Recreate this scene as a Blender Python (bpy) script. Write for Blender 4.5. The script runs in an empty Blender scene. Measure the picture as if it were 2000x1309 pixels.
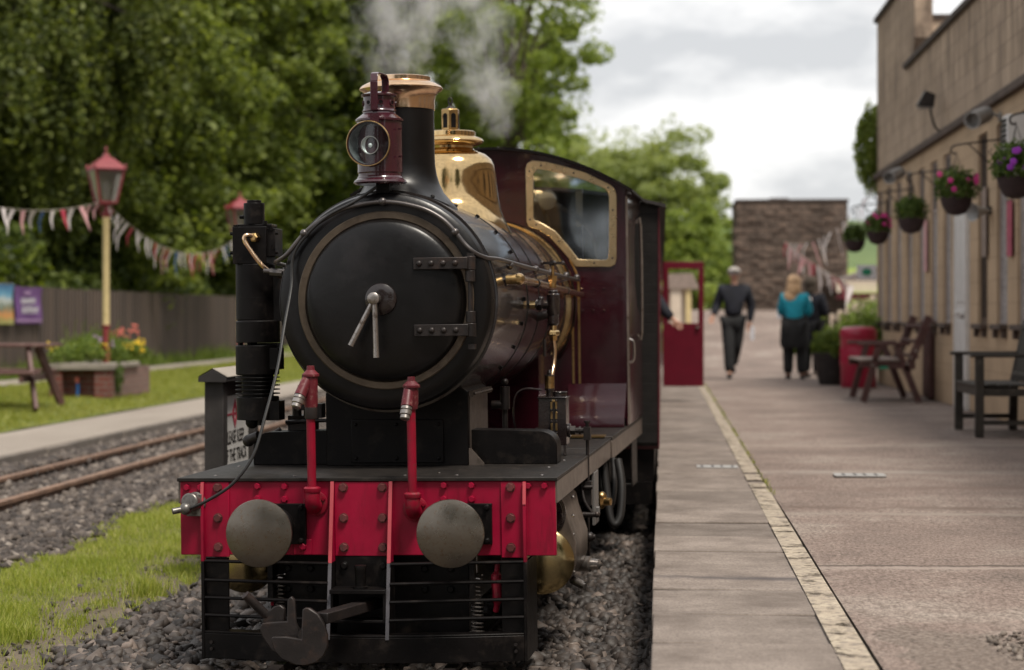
import bpy, bmesh, math, random
import numpy as np
from mathutils import Vector, Matrix
from mathutils.geometry import tessellate_polygon
random.seed(7)
SC = bpy.context.scene
COL = SC.collection
R = math.radians

# ------------------------------------------------------------------ camera
cd = bpy.data.cameras.new('camera'); cam = bpy.data.objects.new('camera', cd); COL.objects.link(cam)
cam.location = (0, 0, 1.0)
cam.rotation_euler = (R(90), 0, math.atan(294 / 4000))
cd.sensor_width = 36; cd.lens = 72; cd.shift_y = -0.01825
cd.clip_start = 0.1; cd.clip_end = 6000
cd.dof.use_dof = True; cd.dof.focus_distance = 8.05; cd.dof.aperture_fstop = 2.5; cd.dof.aperture_blades = 9
SC.camera = cam

# ------------------------------------------------------------------ sky and sun
SUN_EL, SUN_AZ = 64, 142          # degrees; azimuth measured from +Y towards +X
w = bpy.data.worlds.new('World'); SC.world = w; w.use_nodes = True
nt = w.node_tree; nt.nodes.clear()
def wn(t, **k):
    n = nt.nodes.new(t)
    for a, b in k.items(): setattr(n, a, b)
    return n
out = wn('ShaderNodeOutputWorld'); bg = wn('ShaderNodeBackground'); bg.inputs[1].default_value = 0.1
sky = wn('ShaderNodeTexSky', sky_type='NISHITA', sun_disc=False, sun_elevation=R(SUN_EL), sun_rotation=R(SUN_AZ))
tc = wn('ShaderNodeTexCoord'); mp = wn('ShaderNodeMapping'); mp.inputs['Scale'].default_value = (1.0, 1.0, 2.6)
mp.inputs['Location'].default_value = (0.35, 0.2, 0.1)
nz = wn('ShaderNodeTexNoise'); nz.inputs['Scale'].default_value = 7.5; nz.inputs['Detail'].default_value = 8; nz.inputs['Roughness'].default_value = 0.55
rp = wn('ShaderNodeValToRGB')
rp.color_ramp.elements[0].position = 0.43; rp.color_ramp.elements[0].color = (.54, .545, .555, 1)
rp.color_ramp.elements[1].position = 0.58; rp.color_ramp.elements[1].color = (.82, .81, .80, 1)
cm = wn('ShaderNodeMix', data_type='RGBA', blend_type='MULTIPLY'); cm.inputs[0].default_value = 1; cm.inputs[7].default_value = (9.5, 9.5, 9.5, 1)
mx = wn('ShaderNodeMix', data_type='RGBA'); mx.inputs[0].default_value = 0.94
nt.links.new(tc.outputs['Generated'], mp.inputs[0]); nt.links.new(mp.outputs[0], nz.inputs['Vector'])
nt.links.new(nz.outputs['Fac'], rp.inputs[0])
nt.links.new(sky.outputs[0], mx.inputs[6]); nt.links.new(rp.outputs[0], cm.inputs[6]); nt.links.new(cm.outputs[2], mx.inputs[7])
nt.links.new(mx.outputs[2], bg.inputs[0]); nt.links.new(bg.outputs[0], out.inputs[0])
sd = bpy.data.lights.new('sun', 'SUN'); sd.energy = 3.0; sd.angle = R(14); sd.color = (1, .93, .82)
so = bpy.data.objects.new('sun', sd); COL.objects.link(so)
el, az = R(SUN_EL), R(SUN_AZ)
sv = Vector((math.sin(az) * math.cos(el), math.cos(az) * math.cos(el), math.sin(el)))
so.rotation_euler = sv.to_track_quat('Z', 'Y').to_euler()
SC.view_settings.view_transform = 'Standard'; SC.view_settings.look = 'None'
SC.view_settings.exposure = 0.52; SC.view_settings.gamma = 1
SC.cycles.max_bounces = 8; SC.cycles.transparent_max_bounces = 12
SC.cycles.volume_bounces = 6; SC.cycles.volume_step_rate = 1.0; SC.cycles.volume_max_steps = 128
SC.cycles.use_denoising = True

# ------------------------------------------------------------------ materials
class NT:
    def __init__(s, name):
        s.m = bpy.data.materials.new(name); s.m.use_nodes = True; s.t = s.m.node_tree; s.t.nodes.clear()
        s.out = s.n('ShaderNodeOutputMaterial'); s.tc = s.n('ShaderNodeTexCoord')
    def n(s, t, **k):
        x = s.t.nodes.new(t)
        for a, b in k.items():
            if a.startswith('i_'): x.inputs[a[2:].replace('_', ' ')].default_value = b
            else: setattr(x, a, b)
        return x
    def l(s, a, b): s.t.links.new(a, b)
    def noise(s, scale, detail=4, rough=.55, vec=None, sc=None):
        x = s.n('ShaderNodeTexNoise'); x.inputs['Scale'].default_value = scale; x.inputs['Detail'].default_value = detail; x.inputs['Roughness'].default_value = rough
        v = vec or s.tc.outputs['Object']
        if sc:
            m = s.n('ShaderNodeMapping'); m.inputs['Scale'].default_value = sc; s.l(v, m.inputs[0]); v = m.outputs[0]
        s.l(v, x.inputs['Vector']); return x.outputs['Fac']
    def ramp(s, fac, stops):
        x = s.n('ShaderNodeValToRGB'); e = x.color_ramp.elements
        while len(e) < len(stops): e.new(.5)
        for i, (p, c) in enumerate(stops):
            e[i].position = p; e[i].color = (*c, 1) if len(c) == 3 else c
        s.l(fac, x.inputs[0]); return x.outputs[0]
    def mix(s, f, a, b, mode='MIX'):
        x = s.n('ShaderNodeMix', data_type='RGBA', blend_type=mode)
        for i, v in ((0, f), (6, a), (7, b)):
            if hasattr(v, 'links'): s.l(v, x.inputs[i])
            else: x.inputs[i].default_value = v if i == 0 else (*v, 1)
        return x.outputs[2]
    def math(s, op, a, b=0, c=None):
        x = s.n('ShaderNodeMath', operation=op)
        for i, v in enumerate((a, b) if c is None else (a, b, c)):
            if hasattr(v, 'links'): s.l(v, x.inputs[i])
            else: x.inputs[i].default_value = v
        return x.outputs[0]
    def bsdf(s, color, rough=.5, metal=0, spec=.5, coat=0, bump=None, bstr=.3, bdist=.01, **k):
        b = s.n('ShaderNodeBsdfPrincipled')
        for nm, v in (('Base Color', color), ('Roughness', rough), ('Metallic', metal), ('Specular IOR Level', spec), ('Coat Weight', coat)):
            if hasattr(v, 'links'): s.l(v, b.inputs[nm])
            else: b.inputs[nm].default_value = (*v, 1) if nm == 'Base Color' else v
        b.inputs['Coat Roughness'].default_value = k.get('coatr', .06)
        if bump is not None:
            bn = s.n('ShaderNodeBump'); bn.inputs['Strength'].default_value = bstr; bn.inputs['Distance'].default_value = bdist
            s.l(bump, bn.inputs['Height']); s.l(bn.outputs[0], b.inputs['Normal'])
        return b
    def done(s, sh):
        s.l(sh.outputs[0] if hasattr(sh, 'outputs') else sh, s.out.inputs[0]); return s.m

def scol(c, f): return tuple(min(1, x * f) for x in c)
def paint(name, c, rough=.4, metal=0, coat=0, var=.25, dirt=None, dscale=14, bump=.15, rvar=.12, spec=.5, nscale=9, coatr=.06):
    t = NT(name)
    n1 = t.noise(nscale, 6); col = t.ramp(n1, [(.3, scol(c, 1 - var)), (.7, scol(c, 1 + var))])
    if dirt:
        n2 = t.noise(dscale, 8, .65); f = t.ramp(n2, [(.54, (0, 0, 0)), (.70, (1, 1, 1))])
        col = t.mix(f, col, dirt)
    n3 = t.noise(nscale * 3.1, 5)
    r = t.math('MULTIPLY_ADD', n3, rvar * 2, rough - rvar)
    return t.done(t.bsdf(col, r, metal, spec, coat, t.noise(nscale * 12, 4), bump, .002, coatr=coatr))

M = {}
M['black'] = paint('black_paint', (.0050, .0040, .0040), .42, var=.35, dirt=(.018, .014, .012), bump=.25, spec=.15)
M['soot'] = paint('smokebox_black', (.0045, .0038, .004), .33, var=.5, dirt=(.013, .011, .0115), dscale=4, bump=.25, nscale=4, spec=.32, rvar=.14)
M['glossblack'] = paint('gloss_black', (.014, .009, .009), .25, var=.3, coat=.4, dirt=(.035, .026, .022), dscale=8)
M['barrelblack'] = paint('smokebox_barrel', (.012, .008, .008), .24, var=.4, coat=.5, dirt=(.03, .022, .018), dscale=6, bump=.08, rvar=.08)
M['maroon'] = paint('maroon_paint', (.021, .0018, .005), .22, var=.2, spec=.3, coat=.5, bump=.04, rvar=.05)
M['lampmaroon'] = paint('lamp_maroon', (.040, .006, .012), .25, var=.2, coat=.7, bump=.1)
M['red'] = paint('crimson_paint', (.27, .0012, .026), .42, var=.16, dirt=(.16, .0015, .014), dscale=9, bump=.15, rvar=.1, spec=.28)
t = NT('streaked_crimson')
c = t.ramp(t.noise(7, 7, .6), [(.3, (.22, .001, .020)), (.7, (.31, .0016, .030))])
c = t.mix(t.ramp(t.noise(16, 8, .7, sc=(1, 1, .16)), [(.55, (0, 0, 0)), (.75, (1, 1, 1))]), c, (.12, .002, .012))
c = t.mix(t.ramp(t.noise(120, 4, .7), [(.66, (0, 0, 0)), (.70, (1, 1, 1))]), c, (.05, .01, .012))
M['red'] = t.done(t.bsdf(c, t.math('MULTIPLY_ADD', t.noise(18, 6), .4, .25), spec=.3, bump=t.noise(90, 5), bstr=.15, bdist=.002))
M['redpipe'] = paint('pipe_red', (.21, .003, .018), .42, var=.25, spec=.3, dirt=(.11, .03, .03), dscale=30)
M['steel'] = paint('buffer_steel', (.185, .162, .136), .30, metal=.92, var=.18, dirt=(.15, .10, .065), dscale=85, bump=.25, nscale=5)
M['bare'] = paint('bare_steel', (.34, .31, .29), .32, metal=.9, var=.25, dirt=(.10, .07, .05), dscale=24)
M['ring'] = paint('door_ring_metal', (.115, .088, .064), .42, metal=.7, var=.3, dirt=(.06, .042, .032), dscale=7)
M['iron'] = paint('dark_iron', (.024, .019, .018), .45, metal=.4, var=.4, dirt=(.045, .028, .022), dscale=18, bump=.4)
M['copper'] = paint('copper', (.82, .57, .37), .2, metal=1, var=.10, bump=.05, rvar=.06)
M['brass'] = paint('brass', (.68, .48, .24), .12, metal=1, var=.10, bump=.06, rvar=.05)
M['coverbrass'] = paint('cover_brass', (.42, .33, .17), .2, metal=1, var=.2, dirt=(.2, .14, .07), dscale=12, bump=.1)
M['oldbrass'] = paint('worn_brass', (.48, .32, .14), .32, metal=1, var=.25, dirt=(.14, .08, .04), dscale=30)
M['deck'] = paint('deck_plate', (.017, .0145, .013), .44, var=.35, dirt=(.04, .032, .027), dscale=11, bump=.35, spec=.2)
M['valance'] = paint('valance_steel', (.12, .095, .08), .36, metal=.35, var=.3, dirt=(.05, .04, .03), dscale=12)
M['tarblack'] = paint('tarred_planks', (.009, .0075, .007), .6, var=.4, bump=.4, spec=.3)
M['wood_dark'] = paint('black_timber', (.022, .018, .017), .7, var=.4, bump=.6)
M['rubber'] = paint('rubber', (.012, .011, .011), .5, var=.2)
M['green'] = paint('lining_green', (.01, .03, .022), .3, var=.2)
M['white'] = paint('white_paint', (.62, .60, .58), .55, var=.07)
M['cream'] = paint('cream_paint', (.62, .49, .25), .5, var=.08, dirt=(.5, .38, .18))
M['lampred'] = paint('post_red', (.20, .024, .03), .45, var=.15, coat=.2)
M['binred'] = paint('bin_red', (.36, .012, .045), .4, var=.12, coat=.2)
M['coachred'] = paint('coach_red', (.075, .004, .010), .45, var=.15, coat=.1)
M['doorred'] = paint('door_red', (.105, .0025, .013), .45, var=.12, spec=.3)
M['benchbrown'] = paint('bench_brown', (.085, .035, .030), .6, var=.3, dirt=(.13, .08, .07))
M['benchdark'] = paint('bench_dark', (.038, .032, .026), .65, var=.35, dirt=(.08, .07, .055))
M['tablebrown'] = paint('table_brown', (.10, .045, .038), .6, var=.25, dirt=(.17, .11, .09), dscale=9)
M['seatpale'] = paint('worn_seat', (.26, .20, .17), .6, var=.2)
M['rail'] = paint('rusty_rail', (.17, .10, .066), .6, var=.3, dirt=(.28, .18, .12), dscale=8, bump=.5)
M['sleeper'] = paint('old_sleeper', (.085, .07, .058), .85, var=.35, bump=.8)
M['concrete'] = paint('concrete', (.27, .235, .20), .9, var=.18, dirt=(.17, .145, .12), dscale=4, bump=.6, nscale=3)
M['kerbdark'] = paint('dark_kerb', (.14, .118, .10), .9, var=.25, dirt=(.09, .08, .06), dscale=6, bump=.6, nscale=3)  # darker concrete tone for the kerb stones
M['plastic_grey'] = paint('grey_plastic', (.30, .29, .28), .45, var=.1)
M['basket'] = paint('basket_liner', (.035, .020, .020), .85, var=.35, bump=.8)
M['skin'] = paint('skin', (.42, .23, .16), .5, var=.06)
M['navy'] = paint('navy_cloth', (.007, .008, .015), .85, var=.3)
M['blackcloth'] = paint('black_cloth', (.006, .006, .007), .85, var=.3)
M['teal'] = paint('teal_cloth', (.006, .24, .33), .85, var=.2)
M['paper'] = paint('white_paper', (.7, .7, .75), .8, var=.05)
M['blonde'] = paint('fair_hair', (.42, .27, .15), .6, var=.3)
M['greyhair'] = paint('grey_cap', (.30, .27, .25), .8, var=.2)
M['redcloth'] = paint('red_cloth', (.35, .01, .03), .8, var=.2)
M['steelgrey'] = paint('grey_post', (.16, .15, .145), .5, var=.2, metal=.3)
M['blue'] = paint('blue_plastic', (.02, .12, .35), .45, var=.1)
M['bluecloth'] = paint('blue_flag', (.06, .12, .28), .8, var=.2)
M['redflag'] = paint('red_flag', (.42, .04, .07), .8, var=.2)
M['whiteflag'] = paint('white_flag', (.62, .56, .54), .8, var=.15)
M['rosecloth'] = paint('rose_cloth', (.40, .085, .13), .8, var=.2)
M['pinkflag'] = paint('pink_flag', (.55, .30, .30), .8, var=.15)
M['string'] = paint('string', (.25, .22, .18), .9)
M['roofgrey'] = paint('slate_roof', (.16, .13, .12), .8, var=.2)
M['bark'] = paint('bark', (.06, .045, .032), .9, var=.4, bump=1, nscale=4)
M['greensign'] = paint('green_sign', (.01, .22, .12), .5)
M['creamwood'] = paint('cream_wood', (.60, .50, .40), .55, var=.1)

def leafmat(name, stops, trans=.5, rough=.55):
    t = NT(name)
    g = t.n('ShaderNodeNewGeometry')
    n = t.noise(.55, 3)
    f = t.math('ADD', t.math('MULTIPLY', g.outputs['Random Per Island'], .55), t.math('MULTIPLY', n, .45))
    c = t.ramp(f, stops)
    b = t.bsdf(c, rough, spec=.35)
    tr = t.n('ShaderNodeBsdfTranslucent'); t.l(t.mix(1.0, c, (1.25, 1.25, .55), 'MULTIPLY'), tr.inputs[0])
    m = t.n('ShaderNodeMixShader'); m.inputs[0].default_value = trans
    t.l(b.outputs[0], m.inputs[1]); t.l(tr.outputs[0], m.inputs[2])
    return t.done(m)
M['leaf_dark'] = leafmat('dark_leaves', [(.12, (0.015, .026, .006)), (.5, (0.070, .10, .018)), (.85, (0.251, .30, .06))], .45)
M['leaf_mid'] = leafmat('mid_leaves', [(.12, (0.029, .045, .009)), (.48, (0.113, .15, .028)), (.85, (0.341, .39, .10))], .48)  # wide ramp puts shadow darks and highlight brights into the leaf colour
M['leaf_light'] = leafmat('light_leaves', [(.15, (0.086, .135, .03)), (.5, (0.222, .285, .06)), (.85, (0.404, .46, .14))], .5)
M['leaf_pale'] = leafmat('pale_leaves', [(.15, (0.155, .20, .07)), (.5, (0.289, .335, .13)), (.85, (0.433, .47, .22))], .5)
M['leaf_birch'] = leafmat('weeping_leaves', [(.12, (0.021, .032, .008)), (.5, (0.093, .12, .026)), (.85, (0.251, .28, .075))], .45)
M['grass'] = leafmat('grass_blades', [(.15, (0.147, .20, .03)), (.5, (0.304, .35, .06)), (.85, (0.529, .50, .19))], .48)
M['lawnblade'] = leafmat('lawn_blades', [(.15, (.16, .20, .03)), (.5, (.28, .30, .055)), (.85, (.40, .38, .12))], .4)
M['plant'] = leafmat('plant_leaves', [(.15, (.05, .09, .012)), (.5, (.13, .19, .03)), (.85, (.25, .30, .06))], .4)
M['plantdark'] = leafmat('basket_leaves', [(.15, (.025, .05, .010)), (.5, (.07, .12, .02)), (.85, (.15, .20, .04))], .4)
M['petal_pink'] = paint('pink_petals', (.55, .03, .22), .6, var=.2)
M['petal_violet'] = paint('violet_petals', (.34, .04, .50), .6, var=.2)
M['petal_yellow'] = paint('yellow_petals', (.75, .50, .03), .6, var=.2)
M['petal_coral'] = paint('coral_petals', (.60, .16, .12), .6, var=.2)
M['petal_lilac'] = paint('lilac_petals', (.48, .32, .50), .6, var=.2)

def stonemat(name, stops, rough=.8):
    t = NT(name); g = t.n('ShaderNodeNewGeometry')
    c = t.ramp(g.outputs['Random Per Island'], stops)
    n = t.noise(60, 5); c = t.mix(t.math('MULTIPLY', n, .6), c, (.03, .025, .022))
    return t.done(t.bsdf(c, rough, bump=t.noise(120, 4), bstr=.5, bdist=.003))
M['ballast'] = stonemat('ballast_stone', [(0, (.018, .014, .012)), (.5, (.050, .038, .032)), (.85, (.10, .077, .064)), (1, (.24, .185, .155))], .6)
M['ballast2'] = stonemat('pale_ballast_stone', [(0, (.032, .025, .022)), (.5, (.082, .063, .054)), (.85, (.15, .12, .10)), (1, (.32, .27, .23))])

def ground_mat():
    t = NT('earth'); o = t.tc.outputs['Object']
    c = t.ramp(t.noise(1.3, 8, .6), [(.3, (.055, .042, .032)), (.7, (.12, .095, .07))])
    return t.done(t.bsdf(c, .95, bump=t.noise(40, 6), bstr=.8, bdist=.02))
M['earth'] = ground_mat()
def dirt_mat():
    t = NT('gritty_dirt')
    c = t.ramp(t.noise(2.2, 8, .6), [(.3, (.095, .075, .048)), (.7, (.17, .135, .09))])
    c = t.mix(t.ramp(t.noise(70, 3), [(.5, (0, 0, 0)), (.62, (1, 1, 1))]), c, (.09, .075, .06))
    return t.done(t.bsdf(c, .95, bump=t.noise(70, 6), bstr=1, bdist=.015))
M['dirt'] = dirt_mat()
def lawn_mat(name, a, b, c3, sc=.9):
    t = NT(name)
    c = t.ramp(t.noise(sc, 8, .62), [(.28, a), (.5, b), (.75, c3)])
    c = t.mix(t.math('MULTIPLY', t.noise(45, 3), .5), c, scol(a, .6))
    return t.done(t.bsdf(c, .95, bump=t.noise(90, 4), bstr=1, bdist=.03))
M['lawn'] = lawn_mat('lawn_green', (.11, .15, .025), (.20, .23, .045), (.30, .28, .09))
M['vergegreen'] = lawn_mat('verge_green', (.12, .13, .03), (.20, .20, .045), (.26, .23, .09), 2.2)
M['hill'] = lawn_mat('hill_green', (.05, .09, .03), (.10, .15, .05), (.17, .22, .07), .02)
M['field'] = lawn_mat('field_green', (.18, .26, .04), (.26, .33, .05), (.34, .38, .07), .05)
def path_mat():
    t = NT('path_concrete')
    c = t.ramp(t.noise(.8, 8, .6, sc=(1, .4, 1)), [(.3, (.22, .185, .155)), (.7, (.31, .27, .23))])
    c = t.mix(t.math('MULTIPLY', t.ramp(t.noise(60, 3), [(.45, (0, 0, 0)), (.7, (1, 1, 1))]), .4), c, (.13, .11, .09))
    return t.done(t.bsdf(c, .9, bump=t.noise(80, 4), bstr=.4, bdist=.01))
M['path'] = path_mat()

def slab_mat():
    t = NT('paving_slab'); g = t.n('ShaderNodeNewGeometry')
    base = t.ramp(g.outputs['Random Per Island'], [(0, (.175, .148, .130)), (.5, (.215, .182, .160)), (1, (.25, .212, .187))])
    st = t.ramp(t.noise(2.4, 10, .72), [(.36, (.58, .55, .53)), (.62, (1.2, 1.19, 1.18))])
    c = t.mix(1, base, st, 'MULTIPLY')
    sp = t.ramp(t.noise(22, 6, .7, sc=(1, .6, 1)), [(.66, (0, 0, 0)), (.71, (1, 1, 1))]); c = t.mix(t.math('MULTIPLY', sp, .45), c, (.42, .38, .34))
    ds = t.ramp(t.noise(95, 4, .7, sc=(1, .5, 1)), [(.42, (1, 1, 1)), (.52, (0, 0, 0))]); c = t.mix(t.math('MULTIPLY', ds, .45), c, (.10, .08, .07))
    # one oily stain across a slab
    s = t.n('ShaderNodeSeparateXYZ'); t.l(t.tc.outputs['Object'], s.inputs[0])
    wob = t.math('MULTIPLY', t.noise(6, 4), .22)
    dy = t.math('ABSOLUTE', t.math('SUBTRACT', t.math('ADD', s.outputs[1], wob), 7.98))
    dx = t.math('MULTIPLY', t.math('ABSOLUTE', t.math('SUBTRACT', s.outputs[0], .38)), .11)
    f = t.math('SUBTRACT', 1, t.math('MULTIPLY', t.math('ADD', dy, dx), 10)); f = t.math('MAXIMUM', f, 0)
    c = t.mix(t.math('MINIMUM', t.math('MULTIPLY', f, .95), .8), c, (.06, .052, .055))
    return t.done(t.bsdf(c, .82, spec=.35, bump=t.noise(110, 5), bstr=.35, bdist=.006))
M['slab'] = slab_mat()

def asphalt_mat():
    t = NT('platform_asphalt')
    big = t.ramp(t.noise(.8, 10, .72), [(.34, (.142, .113, .098)), (.50, (.205, .158, .137)), (.64, (.272, .232, .203))])
    fine = t.ramp(t.noise(70, 6, .85, sc=(1, .45, 1)), [(.38, (.40, .37, .35)), (.62, (1.5, 1.5, 1.5))])
    c = t.mix(1, big, fine, 'MULTIPLY')
    s = t.n('ShaderNodeSeparateXYZ'); t.l(t.tc.outputs['Object'], s.inputs[0])
    wob = t.math('MULTIPLY', t.noise(3, 5, .7), .16)
    y = t.math('ADD', s.outputs[1], wob)
    def line(y0, wd, col, k, c):
        d = t.math('ABSOLUTE', t.math('SUBTRACT', y, y0))
        f = t.math('MAXIMUM', t.math('SUBTRACT', 1, t.math('DIVIDE', d, wd)), 0)
        f = t.math('MULTIPLY', f, t.math('MULTIPLY_ADD', t.noise(2.3, 6, .7), 3.2, -1.0))
        return t.mix(t.math('MAXIMUM', t.math('MINIMUM', t.math('MULTIPLY', f, k), .8), 0), c, col)
    c = line(8.34, .045, (.30, .25, .22), 2.0, c)
    c = line(8.42, .03, (.07, .055, .045), 2, c)
    c = line(10.62, .10, (.26, .22, .19), 1.4, c)
    c = line(10.95, .16, (.12, .085, .07), 1.2, c)
    c = line(13.4, .25, (.30, .26, .23), 1.0, c)
    c = line(16.2, .2, (.33, .28, .24), 1.0, c)
    c = line(12.2, .25, (.13, .09, .075), .8, c)
    # crumbled area near the camera
    yy = t.math('ADD', s.outputs[1], t.math('MULTIPLY', t.noise(2.2, 6, .7), 1.4))
    cr = t.math('MULTIPLY', t.math('LESS_THAN', yy, 7.35), t.math('GREATER_THAN', t.math('ADD', s.outputs[0], t.math('MULTIPLY', t.noise(3, 5), .5)), .98))
    rub = t.ramp(t.noise(55, 5, .7), [(.38, (.05, .04, .035)), (.5, (.19, .15, .125)), (.65, (.34, .29, .25))])
    c = t.mix(t.math('MULTIPLY', cr, .75), c, rub)
    h = t.math('ADD', t.math('MULTIPLY', t.noise(150, 4), .5), t.math('MULTIPLY', t.math('MULTIPLY', t.noise(45, 5, .7), cr), 4))
    return t.done(t.bsdf(c, .85, spec=.35, bump=h, bstr=.55, bdist=.012))
M['asphalt'] = asphalt_mat()

def line_mat():
    t = NT('worn_yellow_line')
    c = t.ramp(t.noise(5, 6, .6), [(.3, (.30, .245, .19)), (.6, (.43, .365, .28))])
    c = t.mix(t.ramp(t.noise(30, 8, .75), [(.42, (1, 1, 1)), (.52, (0, 0, 0))]), c, (.21, .175, .145))
    a = t.ramp(t.noise(7, 8, .75), [(.40, (0, 0, 0)), (.48, (1, 1, 1))])
    b = t.bsdf(c, .8); tr = t.n('ShaderNodeBsdfTransparent'); m = t.n('ShaderNodeMixShader')
    t.l(a, m.inputs[0]); t.l(tr.outputs[0], m.inputs[1]); t.l(b.outputs[0], m.inputs[2]); return t.done(m)
M['line'] = line_mat()

def block_mat(name, a, b, mortar, bw, bh, axis='YZ', msize=.008, stain=True, var=.25, off=.5):
    t = NT(name)
    s = t.n('ShaderNodeSeparateXYZ'); t.l(t.tc.outputs['Object'], s.inputs[0])
    cb = t.n('ShaderNodeCombineXYZ')
    if axis == 'YZ': t.l(t.math('ADD', s.outputs[1], s.outputs[0]), cb.inputs[0]); t.l(s.outputs[2], cb.inputs[1])
    br = t.n('ShaderNodeTexBrick'); br.offset = off; t.l(cb.outputs[0], br.inputs[0])
    br.inputs['Color1'].default_value = (*a, 1); br.inputs['Color2'].default_value = (*b, 1); br.inputs['Mortar'].default_value = (*mortar, 1)
    br.inputs['Scale'].default_value = 1; br.inputs['Brick Width'].default_value = bw; br.inputs['Row Height'].default_value = bh; br.inputs['Mortar Size'].default_value = msize
    br.inputs['Mortar Smooth'].default_value = .3; br.inputs['Bias'].default_value = 0
    c = t.mix(1, br.outputs[0], t.ramp(t.noise(1.6, 8, .6), [(.3, scol((1, 1, 1), 1 - var)), (.7, (1.1, 1.1, 1.1))]), 'MULTIPLY')
    if stain:
        st = t.ramp(t.noise(2.2, 7, .7, sc=(1, 2.4, .35)), [(.44, (0, 0, 0)), (.62, (1, 1, 1))])
        zf = t.math('MINIMUM', t.math('MAXIMUM', t.math('MULTIPLY', t.math('SUBTRACT', s.outputs[2], 2.7), .9), 0), 1)
        c = t.mix(t.math('MULTIPLY', t.math('MULTIPLY', st, zf), .75), c, (.085, .06, .048))
    h = t.math('ADD', t.math('MULTIPLY', br.outputs['Fac'], -1), t.math('MULTIPLY', t.noise(60, 4), .3))
    return t.done(t.bsdf(c, .88, spec=.3, bump=h, bstr=.6, bdist=.008))
M['ashlar'] = block_mat('pink_stone_blocks', (.48, .365, .27), (.41, .31, .225), (.31, .235, .175), .46, .225)
M['tan'] = block_mat('tan_wall_paint', (.46, .335, .22), (.44, .32, .21), (.38, .275, .18), .46, .225, stain=False, var=.15)
M['coping'] = paint('dark_coping', (.06, .045, .038), .9, var=.4, bump=.6)
M['band'] = paint('dark_string_course', (.085, .06, .048), .9, var=.35, bump=.6)
M['rubble'] = block_mat('rubble_stone', (.19, .135, .105), (.12, .088, .07), (.085, .065, .053), .34, .16, msize=.025, stain=False, var=.5)
M['redbrick'] = block_mat('red_brick', (.19, .055, .042), (.13, .045, .038), (.17, .13, .11), .22, .075, msize=.010, stain=False)
M['palebrick'] = block_mat('pale_brick', (.24, .135, .115), (.19, .11, .10), (.22, .17, .15), .22, .075, msize=.010, stain=False)

def fence_mat():
    t = NT('weathered_fence'); g = t.n('ShaderNodeNewGeometry')
    c = t.ramp(g.outputs['Random Per Island'], [(0, (.050, .034, .026)), (.5, (.075, .051, .039)), (1, (.115, .078, .058))])
    c = t.mix(t.math('MULTIPLY', t.noise(3, 6, .6, sc=(1, 6, .4)), .6), c, (.05, .038, .034))
    return t.done(t.bsdf(c, .85, bump=t.noise(12, 5, sc=(1, 8, .5)), bstr=.5))
M['fence'] = fence_mat()

def glass_mat(name, tint=(.9, .95, .95), refl=.12, rough=.03):
    t = NT(name); tr = t.n('ShaderNodeBsdfTransparent'); tr.inputs[0].default_value = (*tint, 1)
    gl = t.n('ShaderNodeBsdfGlossy'); gl.inputs[0].default_value = (1, 1, 1, 1); gl.inputs['Roughness'].default_value = rough
    lw = t.n('ShaderNodeLayerWeight'); lw.inputs[0].default_value = .35
    f = t.math('ADD', t.math('MULTIPLY', lw.outputs['Fresnel'], .8 if refl > .05 else .25), refl)
    m = t.n('ShaderNodeMixShader'); t.l(f, m.inputs[0]); t.l(tr.outputs[0], m.inputs[1]); t.l(gl.outputs[0], m.inputs[2]); return t.done(m)
M['glass'] = glass_mat('clear_glass', refl=.0)
M['cabglass'] = glass_mat('cab_glass', (.70, .78, .86), .10, .05)
M['matdark'] = paint('unlit_window', (.03, .024, .022), .6, var=.3, spec=.2)
M['brownpane'] = paint('brown_shutter', (.12, .08, .055), .6, var=.2)
M['frameold'] = paint('old_window_frame', (.34, .29, .27), .6, var=.15)
M['darkglass'] = paint('dark_window_glass', (.012, .013, .016), .08, var=.2, coat=.5, bump=.02, rvar=.02)
M['lampglass'] = glass_mat('lantern_glass', (.75, .74, .68), .25, .3)
def frost():
    t = NT('lace_window')
    c = t.ramp(t.noise(26, 4, .7), [(.42, (.19, .175, .17)), (.58, (.46, .43, .42))]); return t.done(t.bsdf(c, .5))
M['frost'] = frost()
M['reflector'] = paint('lamp_reflector', (.78, .82, .82), .30, metal=.1, var=.2, bump=.3, nscale=60)
M['lampinside'] = paint('lamp_inside', (.16, .18, .185), .25, var=.4, coat=.5)

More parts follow.
